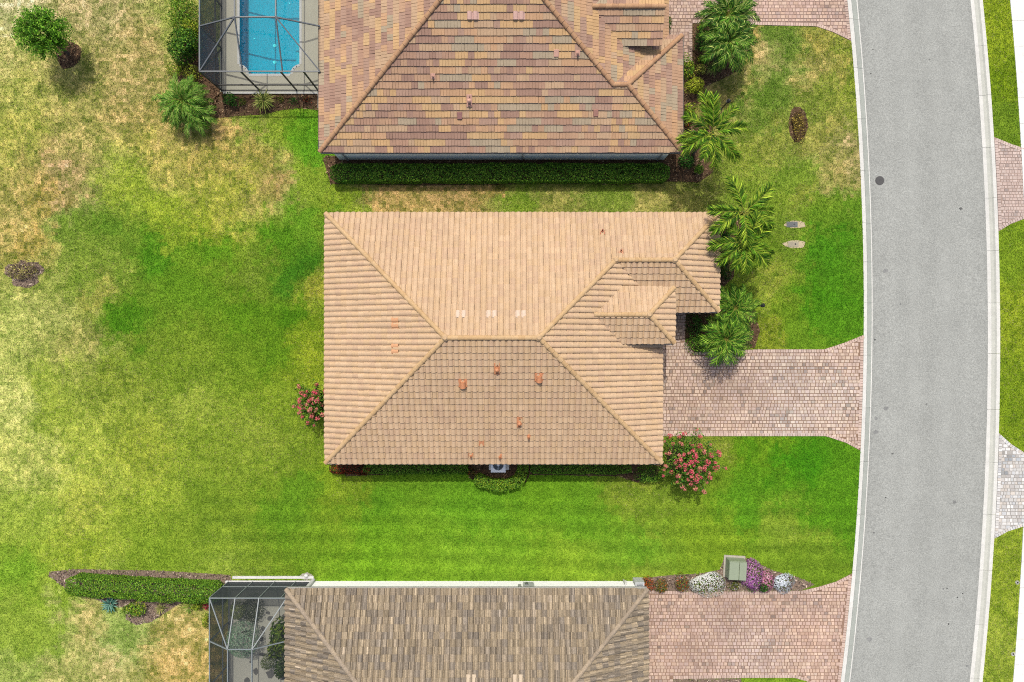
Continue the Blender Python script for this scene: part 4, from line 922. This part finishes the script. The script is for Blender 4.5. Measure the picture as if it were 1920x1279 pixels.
def bush(name, label, cat, px, py, rx, ry, h, pal, n=900, leaf=.11, lump=.2, fill=.45, group=None, aspect=.5, seed=0, z0=0.0, flowers=None, stem=True, flat=.6):
    """px,py: where its middle shows in the photograph; rx, ry in photo pixels"""
    zc = z0 + h * .5; x, y = W(px, py, zc); k = (H - zc) / H / S
    t = thing(name, label, cat, (x, y, 0), group)
    P, d = blob_points(n, rx * k, ry * k, h, lump, fill, seed=seed); P[:, 2] += z0; P[:, 2] = np.maximum(P[:, 2], .03)
    V, F_, T = leaves(P, d, rng.uniform(.7, 1.3, n) * leaf, pick(pal, n), aspect, flat); obj('foliage', mesh_np('foliage', V, F_, T), M_LEAF, t)
    if flowers:
        fp, fn, fs = flowers; P, d = blob_points(fn, rx * k * 1.04, ry * k * 1.04, h * 1.06, lump, .12, low=0, seed=seed); P[:, 2] += z0
        V, F_, T = leaves(P, d, rng.uniform(.7, 1.3, fn) * fs, pick(fp, fn, .12), .9, .8); obj('flowers', mesh_np('flowers', V, F_, T), M_PETAL, t)
    if stem:
        m = MB(); r = random.Random(seed)
        for q in range(4): a = r.uniform(0, 6.28); m.tube([(.04 * math.cos(a), .04 * math.sin(a), 0), (rx * k * .25 * math.cos(a), ry * k * .25 * math.sin(a), z0 + h * .35), (rx * k * .45 * math.cos(a), ry * k * .45 * math.sin(a), z0 + h * .62)], [.03, .02, .01], 5, A(110, 92, 74))
        obj('stem', m, M_BARK, t)
    return t
def hedge(name, label, path, width, h, pal, dens=420, leaf=.09, cat='hedge', rough=.05, zpath=None):
    pts = [Vector((*p, 0)) for p in path]; seg = [(pts[i], pts[i + 1]) for i in range(len(pts) - 1)]; Ls = np.array([(b - a).length for a, b in seg]); tot = Ls.sum()
    c = sum((p for p in pts), Vector()) / len(pts); t = thing(name, label, cat, (c.x, c.y, 0))
    n = int(tot * (width + 2 * h) * dens * 2.1); s = rng.uniform(-width * .35, tot + width * .35, n); pr = rng.uniform(-h, width + h, n); topk = (pr > 0) & (pr < width)
    cum = np.concatenate([[0], np.cumsum(Ls)]); si = np.clip(np.searchsorted(cum, s, 'right') - 1, 0, len(seg) - 1)
    A0 = np.array([[a.x, a.y] for a, b in seg]); D0 = np.array([[(b - a).x, (b - a).y] for a, b in seg]) / Ls[:, None]
    base = A0[si] + D0[si] * (s - cum[si])[:, None]; nr = np.stack([-D0[si][:, 1], D0[si][:, 0]], 1)
    lat = np.clip(pr, 0, width) - width / 2; zz = np.where(topk, h, np.where(pr < 0, h + pr, h - (pr - width))); cr = .12 * width
    zz = zz - np.where(topk, np.clip(np.abs(lat) - width / 2 + cr, 0, 1) ** 2 / cr * .6, 0); cs = np.where(topk, lat / width * .6, np.sign(lat)); sn = np.where(topk, 1.0, .25)
    over = np.clip(np.maximum(-s, s - tot) / (width * .36), 0, 1); lat *= np.sqrt(1 - over * .75)
    wob = (vnoise(base[:, 0] + lat * 2, base[:, 1] + zz, 2.2, 31) - .5) * .34
    dep = rng.random(n) ** 2 * .22 + rng.normal(0, rough, n) * .4
    lat = lat * (1 - dep * .6) + np.sign(cs) * wob * .3 * (~topk); zz = np.maximum(.03, zz * (1 - dep * .35) + wob * .5)
    P = np.stack([base[:, 0] + nr[:, 0] * lat - c.x, base[:, 1] + nr[:, 1] * lat - c.y, zz], 1)
    Nn = np.stack([nr[:, 0] * cs, nr[:, 1] * cs, sn], 1)
    V, F_, T = leaves(P, Nn, rng.uniform(.7, 1.3, n) * leaf, pick(pal, n, .25)); obj('foliage', mesh_np('foliage', V, F_, T), M_LEAF, t)
    return t
# fronds -----------------------------------------------------------
def frond_mesh(L, lw, nl, droop, pal, bushy=0.0, seed=0, rise=.5, ll=None, petiole=.12):
    """feather leaf along +x; leaflets on both sides, longest in the middle"""
    r = random.Random(seed); m = MB(); N_ = 9
    def axis(t): return Vector((L * t * (1 - .12 * t * t * droop), 0, L * (rise * t - (rise * .35 + .55 * droop) * t * t)))
    m.tube([axis(i / N_) for i in range(N_ + 1)], [.03 * (1 - .85 * i / N_) * (L / 2) ** .5 for i in range(N_ + 1)], 4, A(150, 150, 70, FK), cap=False)
    for k in range(nl):
        t = petiole + (1 - petiole) * (k + .5) / nl; p = axis(t); d = (axis(min(1, t + .02)) - axis(t - .02)).normalized()
        ln = lw * (.35 + 1.0 * math.sin(math.pi * min(1, (t - petiole) / (1 - petiole) * .82 + .12)) ** .8) * r.uniform(.85, 1.1)
        for s in (-1, 1):
            side = Vector((0, s, 0)); ang = math.radians(r.uniform(38, 58) - 22 * t); v = d * math.cos(ang) + side * math.sin(ang)
            v.z += r.uniform(-.12, .12) + bushy * r.uniform(-.8, .9); v.normalize()
            w = (ll or .022) * r.uniform(.8, 1.2); nrm = d * w
            q = p + v * ln * .55; e = p + v * ln + Vector((0, 0, -ln * r.uniform(.15, .45)))
            c = np.clip(np.array(r.choice(pal)) * math.exp(r.gauss(0, .3)) * .85, .003, .8)
            m.face([p - nrm * .5, p + nrm * .5, q + nrm, q - nrm], tuple(c)); m.face([q - nrm, q + nrm, e], tuple(c))
    me = m.mesh('frond'); me.materials.append(M_LEAF); return me
def palm(name, label, px, py, z, fronds, meshes, base=None, trunk_r=.09, tilt0=.1, spin=0.0, group=None, crown=None, cat='palm tree', scale=(.9, 1.1), els=None, az=None):
    """px,py: where the crown's heart shows; z its height"""
    x, y = W(px, py, z); bx_, by_ = (x, y) if base is None else base
    t = thing(name, label, cat, (bx_, by_, 0), group); r = random.Random(int(px * 7 + py))
    m = MB(); n = 10; pts = [(0 + (x - bx_) * (i / n) ** 1.3, (y - by_) * (i / n) ** 1.3, z * i / n) for i in range(n + 1)]
    m.tube(pts, [trunk_r * (1.35 if i == 0 else 1.0 + (.12 if i % 2 else 0) - .25 * i / n) for i in range(n + 1)], 9, A(150, 136, 118)); obj('trunk', m, M_BARK, t)
    if crown:
        m = MB(); m.tube([(x - bx_, y - by_, z - .5), (x - bx_, y - by_, z - .2), (x - bx_, y - by_, z + .1)], [trunk_r * .9, trunk_r * 1.05, trunk_r * .4], 9, A(120, 150, 60)); obj('crownshaft', m, M_LEAF, t)
    for k in range(fronds):
        o = bpy.data.objects.new('frond', r.choice(meshes)); COL.objects.link(o); o.parent = t
        a = (az[k] if az else spin + k * 2.399963) + r.uniform(-.12, .12); f = k / max(1, fronds - 1)
        el = (els[k] if els else .75 - 1.05 * f + r.uniform(-.1, .1)); s = r.uniform(*scale) * (1 if az else (.72 + .28 * min(1, f * 2)))
        o.matrix_local = Matrix.Translation((x - bx_, y - by_, z)) @ Matrix.Rotation(a, 4, 'Z') @ Matrix.Rotation(-el, 4, 'Y') @ Matrix.Rotation(r.uniform(-.25, .25), 4, 'X') @ Matrix.Scale(s, 4)
    return t
PALMG = P_((122, 164, 42), (88, 134, 34), (176, 200, 66), (58, 98, 28)); DATEG = P_((92, 146, 44), (60, 106, 34), (136, 180, 62), (42, 80, 28), (172, 198, 100))
F_FOX = [frond_mesh(2.1, .52, 78, .62, PALMG, .75, s, .42, .034) for s in (1, 2, 3)]
F_DATE = [frond_mesh(1.75, .36, 40, .75, DATEG, .2, s, .45, .03) for s in (4, 5, 6)]
F_PYG = [frond_mesh(1.55, .36, 30, .6, P_((106, 160, 44), (72, 122, 34), (156, 196, 70), (50, 92, 28)), .1, s, .38, .026) for s in (7, 8, 9)]
F_ARC = [frond_mesh(1.7, .26, 26, .95, P_((120, 172, 52), (86, 140, 42), (158, 198, 92), (60, 108, 34)), .12, s, .75, .026) for s in (10, 11, 12)]
def ring_az(n, off=0, jit=0): return [off + 2 * math.pi * k / n for k in range(n)]
# feathery single-trunk palms
palm('palm_tree', 'feathery palm with about nine bushy fronds at the corner of the upper house', 1336, 248, 4.0, 10, F_FOX, trunk_r=.11, crown=True, az=[.15, .75, 1.55, 1.9, 2.6, 3.25, 3.7, 4.25, 4.75, 5.5], els=[.1, .2, .45, .1, .0, -.05, .1, .4, -.1, -.1], scale=(.85, 1.05))
palm('palm_tree', 'feathery palm by the middle house wing, upper of the two, fronds over the lawn', 1394, 398, 3.8, 8, F_FOX, trunk_r=.1, crown=True, az=[.75, 2.0, 3.05, 3.6, 5.5, 5.9, .1, 4.8], els=[.15, .1, .1, .05, .0, .1, -.1, .3], scale=(.85, 1.0))
palm('palm_tree', 'feathery palm by the middle house wing, lower of the two, above its deep shadow', 1396, 455, 3.6, 9, F_FOX, trunk_r=.1, crown=True, az=[3.25, 2.3, 4.4, 5.45, .5, 1.35, 3.9, 5.9, 4.75], els=[.05, .1, .0, .05, .1, .6, -.1, -.1, .1], scale=(.75, .95))
# date palms and pygmy palms
palm('date_palm', 'full date palm overhanging the upper driveway, upper of the pair', 1364, 28, 2.6, 32, F_DATE, trunk_r=.13, scale=(.9, 1.1))
palm('date_palm', 'full date palm beside dry lawn, lower of the pair at the upper drive', 1366, 78, 2.5, 34, F_DATE, trunk_r=.13, scale=(.9, 1.1), spin=.8)
palm('pygmy_palm', 'bushy pygmy palm beside the black lamp post, upper of the entry pair', 1378, 578, 1.7, 30, F_PYG, trunk_r=.08, scale=(.85, 1.05), spin=.5)
palm('pygmy_palm', 'bushy pygmy palm leaning over the middle driveway edge, lower of the entry pair', 1360, 636, 1.7, 32, F_PYG, trunk_r=.08, scale=(.9, 1.1), spin=1.1)
palm('areca_palm', 'big clump of arching fronds on the dry lawn by the screen cage corner', 348, 192, 1.1, 60, F_ARC, trunk_r=.12, scale=(.75, 1.2), spin=.2)
palm('areca_palm', 'younger clump of arching fronds on the lower flank of the big clump', 366, 214, .9, 30, F_ARC, trunk_r=.08, scale=(.6, 1.0), spin=1.2)
# strap-leaved rosettes
def strap_mesh(L, w, arch, col, seed=0):
    m = MB(); n = 5; r = random.Random(seed); P0 = []
    for i in range(n + 1):
        t = i / n; P0.append((L * t * (1 - .1 * arch * t), w * (.5 + 1.6 * t * (1 - t)) * (1 - t ** 3), L * (.55 * t - (.25 + arch * .5) * t * t)))
    for i in range(n):
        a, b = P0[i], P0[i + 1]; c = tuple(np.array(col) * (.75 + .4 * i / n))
        m.face([(a[0], -a[1], a[2]), (b[0], -b[1], b[2]), (b[0], 0, b[2] - b[1] * .25), (a[0], 0, a[2] - a[1] * .25)], c); m.face([(a[0], 0, a[2] - a[1] * .25), (b[0], 0, b[2] - b[1] * .25), (b[0], b[1], b[2]), (a[0], a[1], a[2])], c)
    me = m.mesh('leaf'); me.materials.append(M_LEAF); return me
def rosette(name, label, px, py, n, L, w, cols, z=.1, arch=.6, cat='plant', e0=1.2, e1=-.1):
    x, y = W(px, py, z + .2); t = thing(name, label, cat, (x, y, 0)); ms = [strap_mesh(L, w, arch, c, i) for i, c in enumerate(cols)]; r = random.Random(int(px + py))
    m = MB(); m.tube([(0, 0, 0), (0, 0, z + .05)], [.07, .05], 7, A(120, 105, 80)); obj('stem', m, M_BARK, t)
    for k in range(n):
        o = bpy.data.objects.new('leaf', r.choice(ms)); COL.objects.link(o); o.parent = t; f = k / n
        o.matrix_local = Matrix.Translation((0, 0, z)) @ Matrix.Rotation(k * 2.399963, 4, 'Z') @ Matrix.Rotation(-(e0 + (e1 - e0) * f ** .7) * .55, 4, 'Y') @ Matrix.Rotation(r.uniform(-.3, .3), 4, 'X') @ Matrix.Scale(r.uniform(.8, 1.15) * (.7 + .3 * f), 4)
    return t
YG2 = P_((165, 175, 85), (120, 140, 60), (190, 195, 110), (90, 112, 48))
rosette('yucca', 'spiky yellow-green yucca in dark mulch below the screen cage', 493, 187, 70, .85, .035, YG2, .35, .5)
rosette('yucca', 'small spiky plant at the foot of the lower date palm', 1337, 128, 36, .6, .03, P_((130, 150, 70), (90, 115, 50), (165, 175, 95)), .15, .4)
rosette('agave', 'blue-green agave at the lower edge of the lower hedge', 204, 1134, 34, .62, .06, P_((95, 150, 130), (70, 120, 108), (130, 175, 155)), .12, .4)
rosette('strap_plant', 'pale strap-leaved plant below the lower hedge, between shrub and screen cage', 298, 1143, 22, .55, .03, P_((170, 175, 90), (140, 150, 80), (190, 185, 110)), .08, .6)
rosette('strap_plant', 'sparse strap-leaved plant on straw below the lower hedge near the cage', 352, 1142, 18, .5, .035, P_((150, 170, 70), (120, 150, 60), (200, 200, 120)), .08, .5)
rosette('bromeliad', 'dark red bromeliad beside the lower screen cage', 384, 1139, 16, .32, .04, P_((150, 50, 60), (120, 35, 50), (180, 80, 80)), .08, .4)
rosette('cordyline', 'low rosette in the oval mulch ring on the front lawn, withered brown', 1497, 226, 26, .45, .035, P_((150, 125, 70), (110, 90, 50), (90, 90, 45)), .1, .6)

# shrubs -----------------------------------------------------------
def treelet():
    z = 2.5; x, y = W(75, 58, z); bx_, by_ = W(128, 100); t = thing('small_tree', 'bushy small bright green tree in a mulch ring, top left corner', 'tree', (bx_, by_, 0)); r = random.Random(3)
    m = MB(); m.tube([(0, 0, 0), ((x - bx_) * .3, (y - by_) * .3, .8), ((x - bx_) * .8, (y - by_) * .8, 1.6)], [.1, .08, .06], 8, A(120, 105, 90)); tips = []
    n = 340; V_ = []; T_ = []; Fs = []
    for k in range(n):
        d = Vector((r.gauss(0, 1), r.gauss(0, 1), r.gauss(.35, .8))).normalized(); f = r.uniform(.75, 1.0); p0 = Vector((x - bx_, y - by_, z - .25)) + Vector((d.x * .8, d.y * .8, d.z * .7)) * .75
        p1 = Vector((x - bx_, y - by_, z - .2)) + Vector((d.x * 1.62 * f, d.y * 1.55 * f, d.z * 1.25 * f)); 
        nn = 34; s = np.array([r.random() for _ in range(nn)]); C = np.array(p0)[None] * (1 - s[:, None]) + np.array(p1)[None] * s[:, None] + rng.normal(0, .05, (nn, 3))
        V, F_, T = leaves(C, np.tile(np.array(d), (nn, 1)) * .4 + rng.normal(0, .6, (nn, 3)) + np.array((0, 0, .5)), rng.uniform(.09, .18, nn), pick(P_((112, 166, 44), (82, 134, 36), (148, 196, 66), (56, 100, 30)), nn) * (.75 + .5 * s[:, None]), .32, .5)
        Fs.append(F_ + len(V_) * 136); V_.append(V); T_.append(T)
    for k in range(9): a = k * .7; m.tube([((x - bx_) * .75, (y - by_) * .75, 1.5), (x - bx_ + .7 * math.cos(a), y - by_ + .7 * math.sin(a), z + r.uniform(-.2, .5))], [.05, .015], 5, A(120, 105, 90))
    obj('trunk', m, M_BARK, t); obj('crown', mesh_np('crown', np.concatenate(V_), np.concatenate(Fs), np.concatenate(T_)), M_LEAF, t)
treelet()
bush('shrub', 'light green loose shrub at the top of the cage side bed', 'shrub', 343, 26, 24, 34, 1.0, GREEN + YGREEN[:1], 1500, .12, .3, seed=1)
bush('shrub', 'yellow-green shrub against the screen cage, above the dark rounded one', 'shrub', 362, 55, 20, 24, 1.1, YGREEN, 1000, .11, .3, seed=2)
bush('shrub', 'dark green rounded shrub against the side of the screen cage', 'shrub', 347, 88, 33, 36, 1.6, DGREEN + GREEN, 2300, .14, .25, seed=3)
bush('shrub', 'yellowish low shrub left of the bed, just above the arching clump', 'shrub', 332, 130, 22, 12, .6, YGREEN, 500, .1, .3, seed=4)
bush('shrub', 'olive yellow shrub between the dark shrub and the arching clump', 'shrub', 360, 140, 16, 20, .8, OLIVE + YGREEN[:1], 500, .11, .3, seed=5)
bush('shrub', 'dark green small shrub in mulch below the screen cage, left of the yucca', 'shrub', 434, 187, 13, 14, .6, DGREEN, 420, .11, .25, seed=6)
bush('shrub', 'pale flecked tiny shrub in mulch between dark shrub and yucca', 'shrub', 455, 192, 8, 9, .35, OLIVE, 160, .08, .3, seed=7)
for i, (px, lab) in enumerate(((527, 'sparse yellowish seedling in mulch just right of the yucca'), (550, 'sparse dark seedling in the middle of the mulch strip below the cage'), (575, 'sparse brownish seedling in mulch nearest the upper house'))):
    bush('seedling', lab, 'plant', px, 186 + 3 * (i % 2), 9, 8, .35, [OLIVE, DGREEN, CROTON][i], 130, .08, .35, seed=8 + i)
bush('shrub', 'small clipped round shrub at the entry of the upper house', 'shrub', 1250, 46, 10, 16, .9, DGREEN + RUST[2:4], 500, .09, .1, seed=11)
bush('shrub', 'dull yellow shrub under the upper date palm', 'shrub', 1318, 48, 12, 13, .9, OLIVE + YGREEN[:2], 420, .11, .3, seed=12)
bush('shrub', 'dark shadowed shrub tucked beside the lower date palm', 'shrub', 1313, 76, 10, 18, .7, DGREEN, 420, .11, .3, seed=13)
bush('shrub', 'bright green small shrub at the corner of the upper walkway', 'shrub', 1318, 112, 11, 9, .6, YGREEN + GREEN, 320, .11, .3, seed=14)
bush('shrub', 'variegated cream and yellow shrub left of the small spiky plant', 'shrub', 1313, 130, 11, 10, .6, P_((215, 210, 110), (180, 185, 80), (130, 150, 60)), 320, .1, .3, seed=15)
bush('shrub', 'green and yellow shrub against the upper house wall, above the golden one', 'shrub', 1290, 130, 12, 20, .8, GREEN + YGREEN, 600, .11, .3, seed=16)
bush('shrub', 'golden yellow-green rounded shrub beside the upper house', 'shrub', 1303, 161, 19, 17, .9, P_((175, 190, 50), (140, 165, 42), (200, 205, 75)), 900, .1, .2, seed=17)
bush('shrub', 'yellow shrub half hidden beneath the feathery palm of the upper house', 'shrub', 1293, 208, 12, 14, .7, YGREEN, 420, .11, .3, seed=18)
bush('shrub', 'reddish brown leafy shrub under the feathery palm by the house wall', 'shrub', 1287, 232, 9, 10, .5, OLIVE + CROTON, 260, .1, .3, seed=19)
bush('shrub', 'dark green shrub at the house corner beneath the feathery palm', 'shrub', 1286, 302, 17, 14, .8, DGREEN, 700, .11, .2, seed=20)
bush('shrub', 'small green shrub in mulch below the feathery palm', 'shrub', 1310, 316, 10, 10, .5, GREEN, 300, .1, .3, seed=21)
bush('shrub', 'yellowed low plant filling the oval mulch ring on the front lawn', 'shrub', 1496, 236, 15, 29, .35, P_((170, 150, 62), (120, 105, 50), (95, 80, 45), (200, 180, 90), (70, 62, 40)), 800, .09, .35, seed=22)
bush('shrub', 'withered grey twiggy shrub in the mulch ring at the left edge', 'shrub', 42, 508, 26, 16, .45, P_((165, 160, 90), (130, 115, 85), (190, 180, 110), (105, 95, 75)), 620, .11, .4, seed=23)
bush('shrub', 'dark shadowed shrub between the entry roof and the pygmy palms', 'shrub', 1303, 612, 15, 22, .7, DGREEN, 700, .1, .2, seed=24)
bush('shrub', 'clipped bright green shrub bordering the middle driveway at the entry', 'shrub', 1312, 645, 26, 17, .6, GREEN + DGREEN[:2], 1100, .09, .12, seed=25)
bush('shrub', 'dark shrub under the two feathery palms against the middle house wing', 'shrub', 1358, 432, 16, 22, .7, DGREEN, 600, .11, .3, seed=26)
bush('shrub', 'olive shrub beneath the lower feathery palm, beside the wing eave', 'shrub', 1358, 505, 11, 20, .6, DGREEN + OLIVE, 460, .11, .3, seed=27)
bush('shrub', 'bright round shrub at the front corner of the middle house, beside the pink crape myrtle', 'shrub', 1216, 888, 26, 20, .9, GREEN + DGREEN[:1], 1300, .09, .12, seed=28)
bush('shrub', 'orange-red and green shrub at the house corner, beside the grey cabinet', 'shrub', 1214, 1093, 12, 14, .6, RUST, 460, .08, .2, seed=29)
bush('shrub', 'round olive shrub with orange tips, second from the white wall', 'shrub', 1240, 1098, 13, 16, .7, RUST[2:] + OLIVE, 560, .08, .12, seed=30)
bush('shrub', 'round green and orange shrub just left of the white flowers', 'shrub', 1278, 1093, 13, 17, .7, OLIVE + RUST[:3] + GREEN[:1], 560, .08, .12, seed=31)
WHT = P_((250, 250, 248), (232, 236, 226), k=1.3); PUR = P_((185, 110, 190), (160, 85, 165), (215, 160, 210), (205, 140, 185), k=1.3); PNK = P_((215, 140, 175), (195, 110, 150), (230, 180, 200), k=1.3)
bush('flower_patch', 'wide mound of white flowers between orange shrub and green utility box', 'flowers', 1324, 1092, 36, 22, .4, YGREEN + GREEN, 900, .08, .25, flowers=(WHT, 1300, .075), seed=32, stem=False)
bush('flower_patch', 'mound of violet flowers touching the green utility box', 'flowers', 1410, 1086, 17, 28, .45, GREEN, 500, .08, .25, flowers=(PUR, 1200, .07), seed=33, stem=False)
bush('flower_patch', 'pinkish flowers on the right flank of the violet mound', 'flowers', 1436, 1090, 16, 20, .4, OLIVE + GREEN, 420, .08, .25, flowers=(PNK, 700, .065), seed=34, stem=False)
bush('flower_patch', 'bluish white flowers at the right end of the flower bed', 'flowers', 1467, 1092, 18, 17, .4, GREEN, 350, .07, .25, flowers=(P_((240, 246, 255), (225, 235, 245), k=1.3), 750, .075), seed=35, stem=False)
bush('shrub', 'little dark green ball shrub among the pink flowers', 'shrub', 1431, 1101, 8, 9, .65, DGREEN, 420, .07, .08, seed=36)
bush('shrub', 'low flecked plant between white and violet flowers below the utility box', 'shrub', 1378, 1098, 12, 9, .3, OLIVE + WHT[:1], 260, .08, .3, seed=37)
bush('shrub', 'leafy yellow-green shrub below the lower hedge beside the agave', 'shrub', 252, 1143, 24, 16, .5, GREEN + YGREEN, 650, .12, .3, seed=38)
bush('shrub', 'small yellow-green shrub between lower hedge end and screen cage', 'shrub', 371, 1137, 9, 8, .5, YGREEN, 260, .09, .2, seed=39)
bush('shrub', 'bright lime shrub strip touching the outside of the lower cage', 'shrub', 386, 1163, 6, 14, .5, YGREEN, 260, .09, .2, seed=40)
# clipped shrubs inside the lower cage
PALEG = P_((150, 185, 150), (120, 160, 125), (175, 205, 170), k=1.3)
bush('shrub', 'large round pale green shrub under the lower screen cage', 'shrub', 456, 1196, 29, 34, 1.9, PALEG, 3200, .08, .06, .2, seed=41)
bush('shrub', 'round olive shrub under the lower screen cage, above the pale one', 'shrub', 446, 1144, 15, 17, 1.1, P_((130, 140, 85), (105, 118, 70)), 1100, .08, .08, .2, seed=42)
bush('shrub', 'dark spreading shrub in the upper corner of the lower screen cage', 'shrub', 474, 1142, 22, 26, .8, P_((75, 85, 60), (55, 66, 48), (90, 96, 66)), 1200, .09, .15, seed=43)
bush('shrub', 'large-leaved green plant beside the lower house under the screen cage', 'shrub', 524, 1200, 20, 34, 1.3, P_((100, 125, 40), (70, 95, 34), (55, 74, 34), (140, 155, 60)), 700, .26, .25, seed=44)
bush('shrub', 'smooth olive dome shrub by the large-leaved plant in the cage', 'shrub', 502, 1240, 12, 14, .9, P_((105, 120, 66), (85, 102, 56)), 800, .07, .05, .2, seed=45)
bush('shrub', 'dark shrub near the bottom edge beside the lower house inside the cage', 'shrub', 526, 1252, 12, 20, .9, P_((70, 92, 40), (52, 72, 34)), 600, .12, .2, seed=46)
# hedges -----------------------------------------------------------
hedge('hedge', 'long dark clipped hedge in the shade along the upper house', [W(630, 322, .9), W(1245, 322, .9)], 1.0, .85, DGREEN[1:2] + GREEN, 300, .10)
hedge('hedge', 'long bright clipped hedge running left from the lower screen cage', [W(134, 1100, .9), W(260, 1109, .9), W(398, 1115, .9)], 1.08, .9, GREEN + YGREEN[1:2], 360, .10)
hedge('hedge', 'low shaded hedge under the eave, left of the air conditioner', [W(690, 877), W(872, 877)], .55, .5, GREEN, 420, .08)
hedge('croton_hedge', 'red and green croton row under the eave at the back corner', [W(628, 876), W(690, 879)], .55, .5, CROTON, 420, .09)
hedge('hedge', 'curved bright hedge wrapped round the air conditioner', [W(896, 900, .6), W(920, 910, .6), W(950, 911, .6), W(972, 903, .6), W(981, 886, .6), W(981, 868, .6)], .62, .65, GREEN + YGREEN[:1], 420, .09)
hedge('hedge', 'low shaded hedge under the eave, right of the air conditioner', [W(1000, 877), W(1175, 877)], .55, .5, GREEN, 420, .08)
bush('shrub', 'brownish sparse shrub under the eave just left of the air conditioner', 'shrub', 884, 884, 12, 10, .4, CROTON + OLIVE, 220, .09, .3, seed=50)
# crape myrtles ----------------------------------------------------
def panicle(cols, seed):
    P, d = blob_points(60, .14, .14, .34, .2, .3, seed=seed); V, F_, T = leaves(P, d, rng.uniform(.05, .09, 60), pick(cols, 60, .15), .9, .6); me = mesh_np('flower_cluster', V, F_, T); me.materials.append(M_PETAL); return me
PINKF = P_((242, 98, 122), (234, 76, 108), (250, 146, 156), (240, 122, 132), k=1.35); SALM = P_((234, 148, 132), (222, 126, 110), (242, 176, 156), k=1.35)
PAN = [panicle(PINKF, 1), panicle(PINKF + SALM, 2), panicle(SALM, 3)]
def myrtle(label, px, py, z, R, nb, ncl, base, seed, side=None):
    x, y = W(px, py, z); bx_, by_ = base; t = thing('crape_myrtle', label, 'tree', (bx_, by_, 0)); r = random.Random(seed); m = MB(); Vs = []; Fs = []; Ts = []; off = 0; tips = []
    dx0, dy0 = x - bx_, y - by_
    for k in range(nb):
        a = k * 2.399963; f = math.sqrt((k + .5) / nb); rad = R * f * r.uniform(.55, 1.2); e = Vector((dx0 + rad * math.cos(a), dy0 + rad * math.sin(a), z + (1 - f * f) * .9 - .35 + r.uniform(-.2, .3)))
        s0 = Vector((r.uniform(-.12, .12), r.uniform(-.12, .12), 0)); mid = s0.lerp(e, .5) + Vector((0, 0, .35))
        m.tube([s0, s0.lerp(mid, .5) + Vector((0, 0, .1)), mid, mid.lerp(e, .5) + Vector((0, 0, .06)), e], [.035, .028, .02, .014, .008], 5, A(150, 128, 105)); tips.append(e)
        nn = 66; s = rng.uniform(.3, 1.0, nn); C = np.array(mid)[None] * (1 - s[:, None]) + np.array(e)[None] * s[:, None] + rng.normal(0, .13, (nn, 3))
        V, F_, T = leaves(C, np.tile((0, 0, 1.), (nn, 1)), rng.uniform(.09, .17, nn), pick(GREEN + DGREEN[:2] + OLIVE[:1], nn), .5, .5); Vs.append(V); Fs.append(F_ + off); Ts.append(T); off += len(V)
    obj('trunk', m, M_BARK, t); obj('crown', mesh_np('crown', np.concatenate(Vs), np.concatenate(Fs), np.concatenate(Ts)), M_LEAF, t)
    for k in range(ncl):
        e = tips[k % nb] + (Vector() if k < nb else Vector((r.uniform(-.3, .3), r.uniform(-.3, .3), r.uniform(-.2, .1))))
        o = bpy.data.objects.new('flower_cluster', r.choice(PAN)); COL.objects.link(o); o.parent = t; sc_ = r.uniform(.55, 1.15)
        o.matrix_local = Matrix.Translation(e - Vector((0, 0, .05))) @ Matrix.Rotation(r.uniform(0, 6.28), 4, 'Z') @ Matrix.Rotation(r.uniform(-.6, .6), 4, 'X') @ Matrix.Scale(sc_, 4)
    return t
myrtle('crape myrtle full of pink flowers at the front corner by the driveway', 1294, 868, 2.0, 1.8, 70, 78, W(1276, 858), 4)
myrtle('smaller crape myrtle with pink flowers behind the house at the back eave', 588, 756, 1.7, 1.3, 40, 40, W(603, 752), 9)
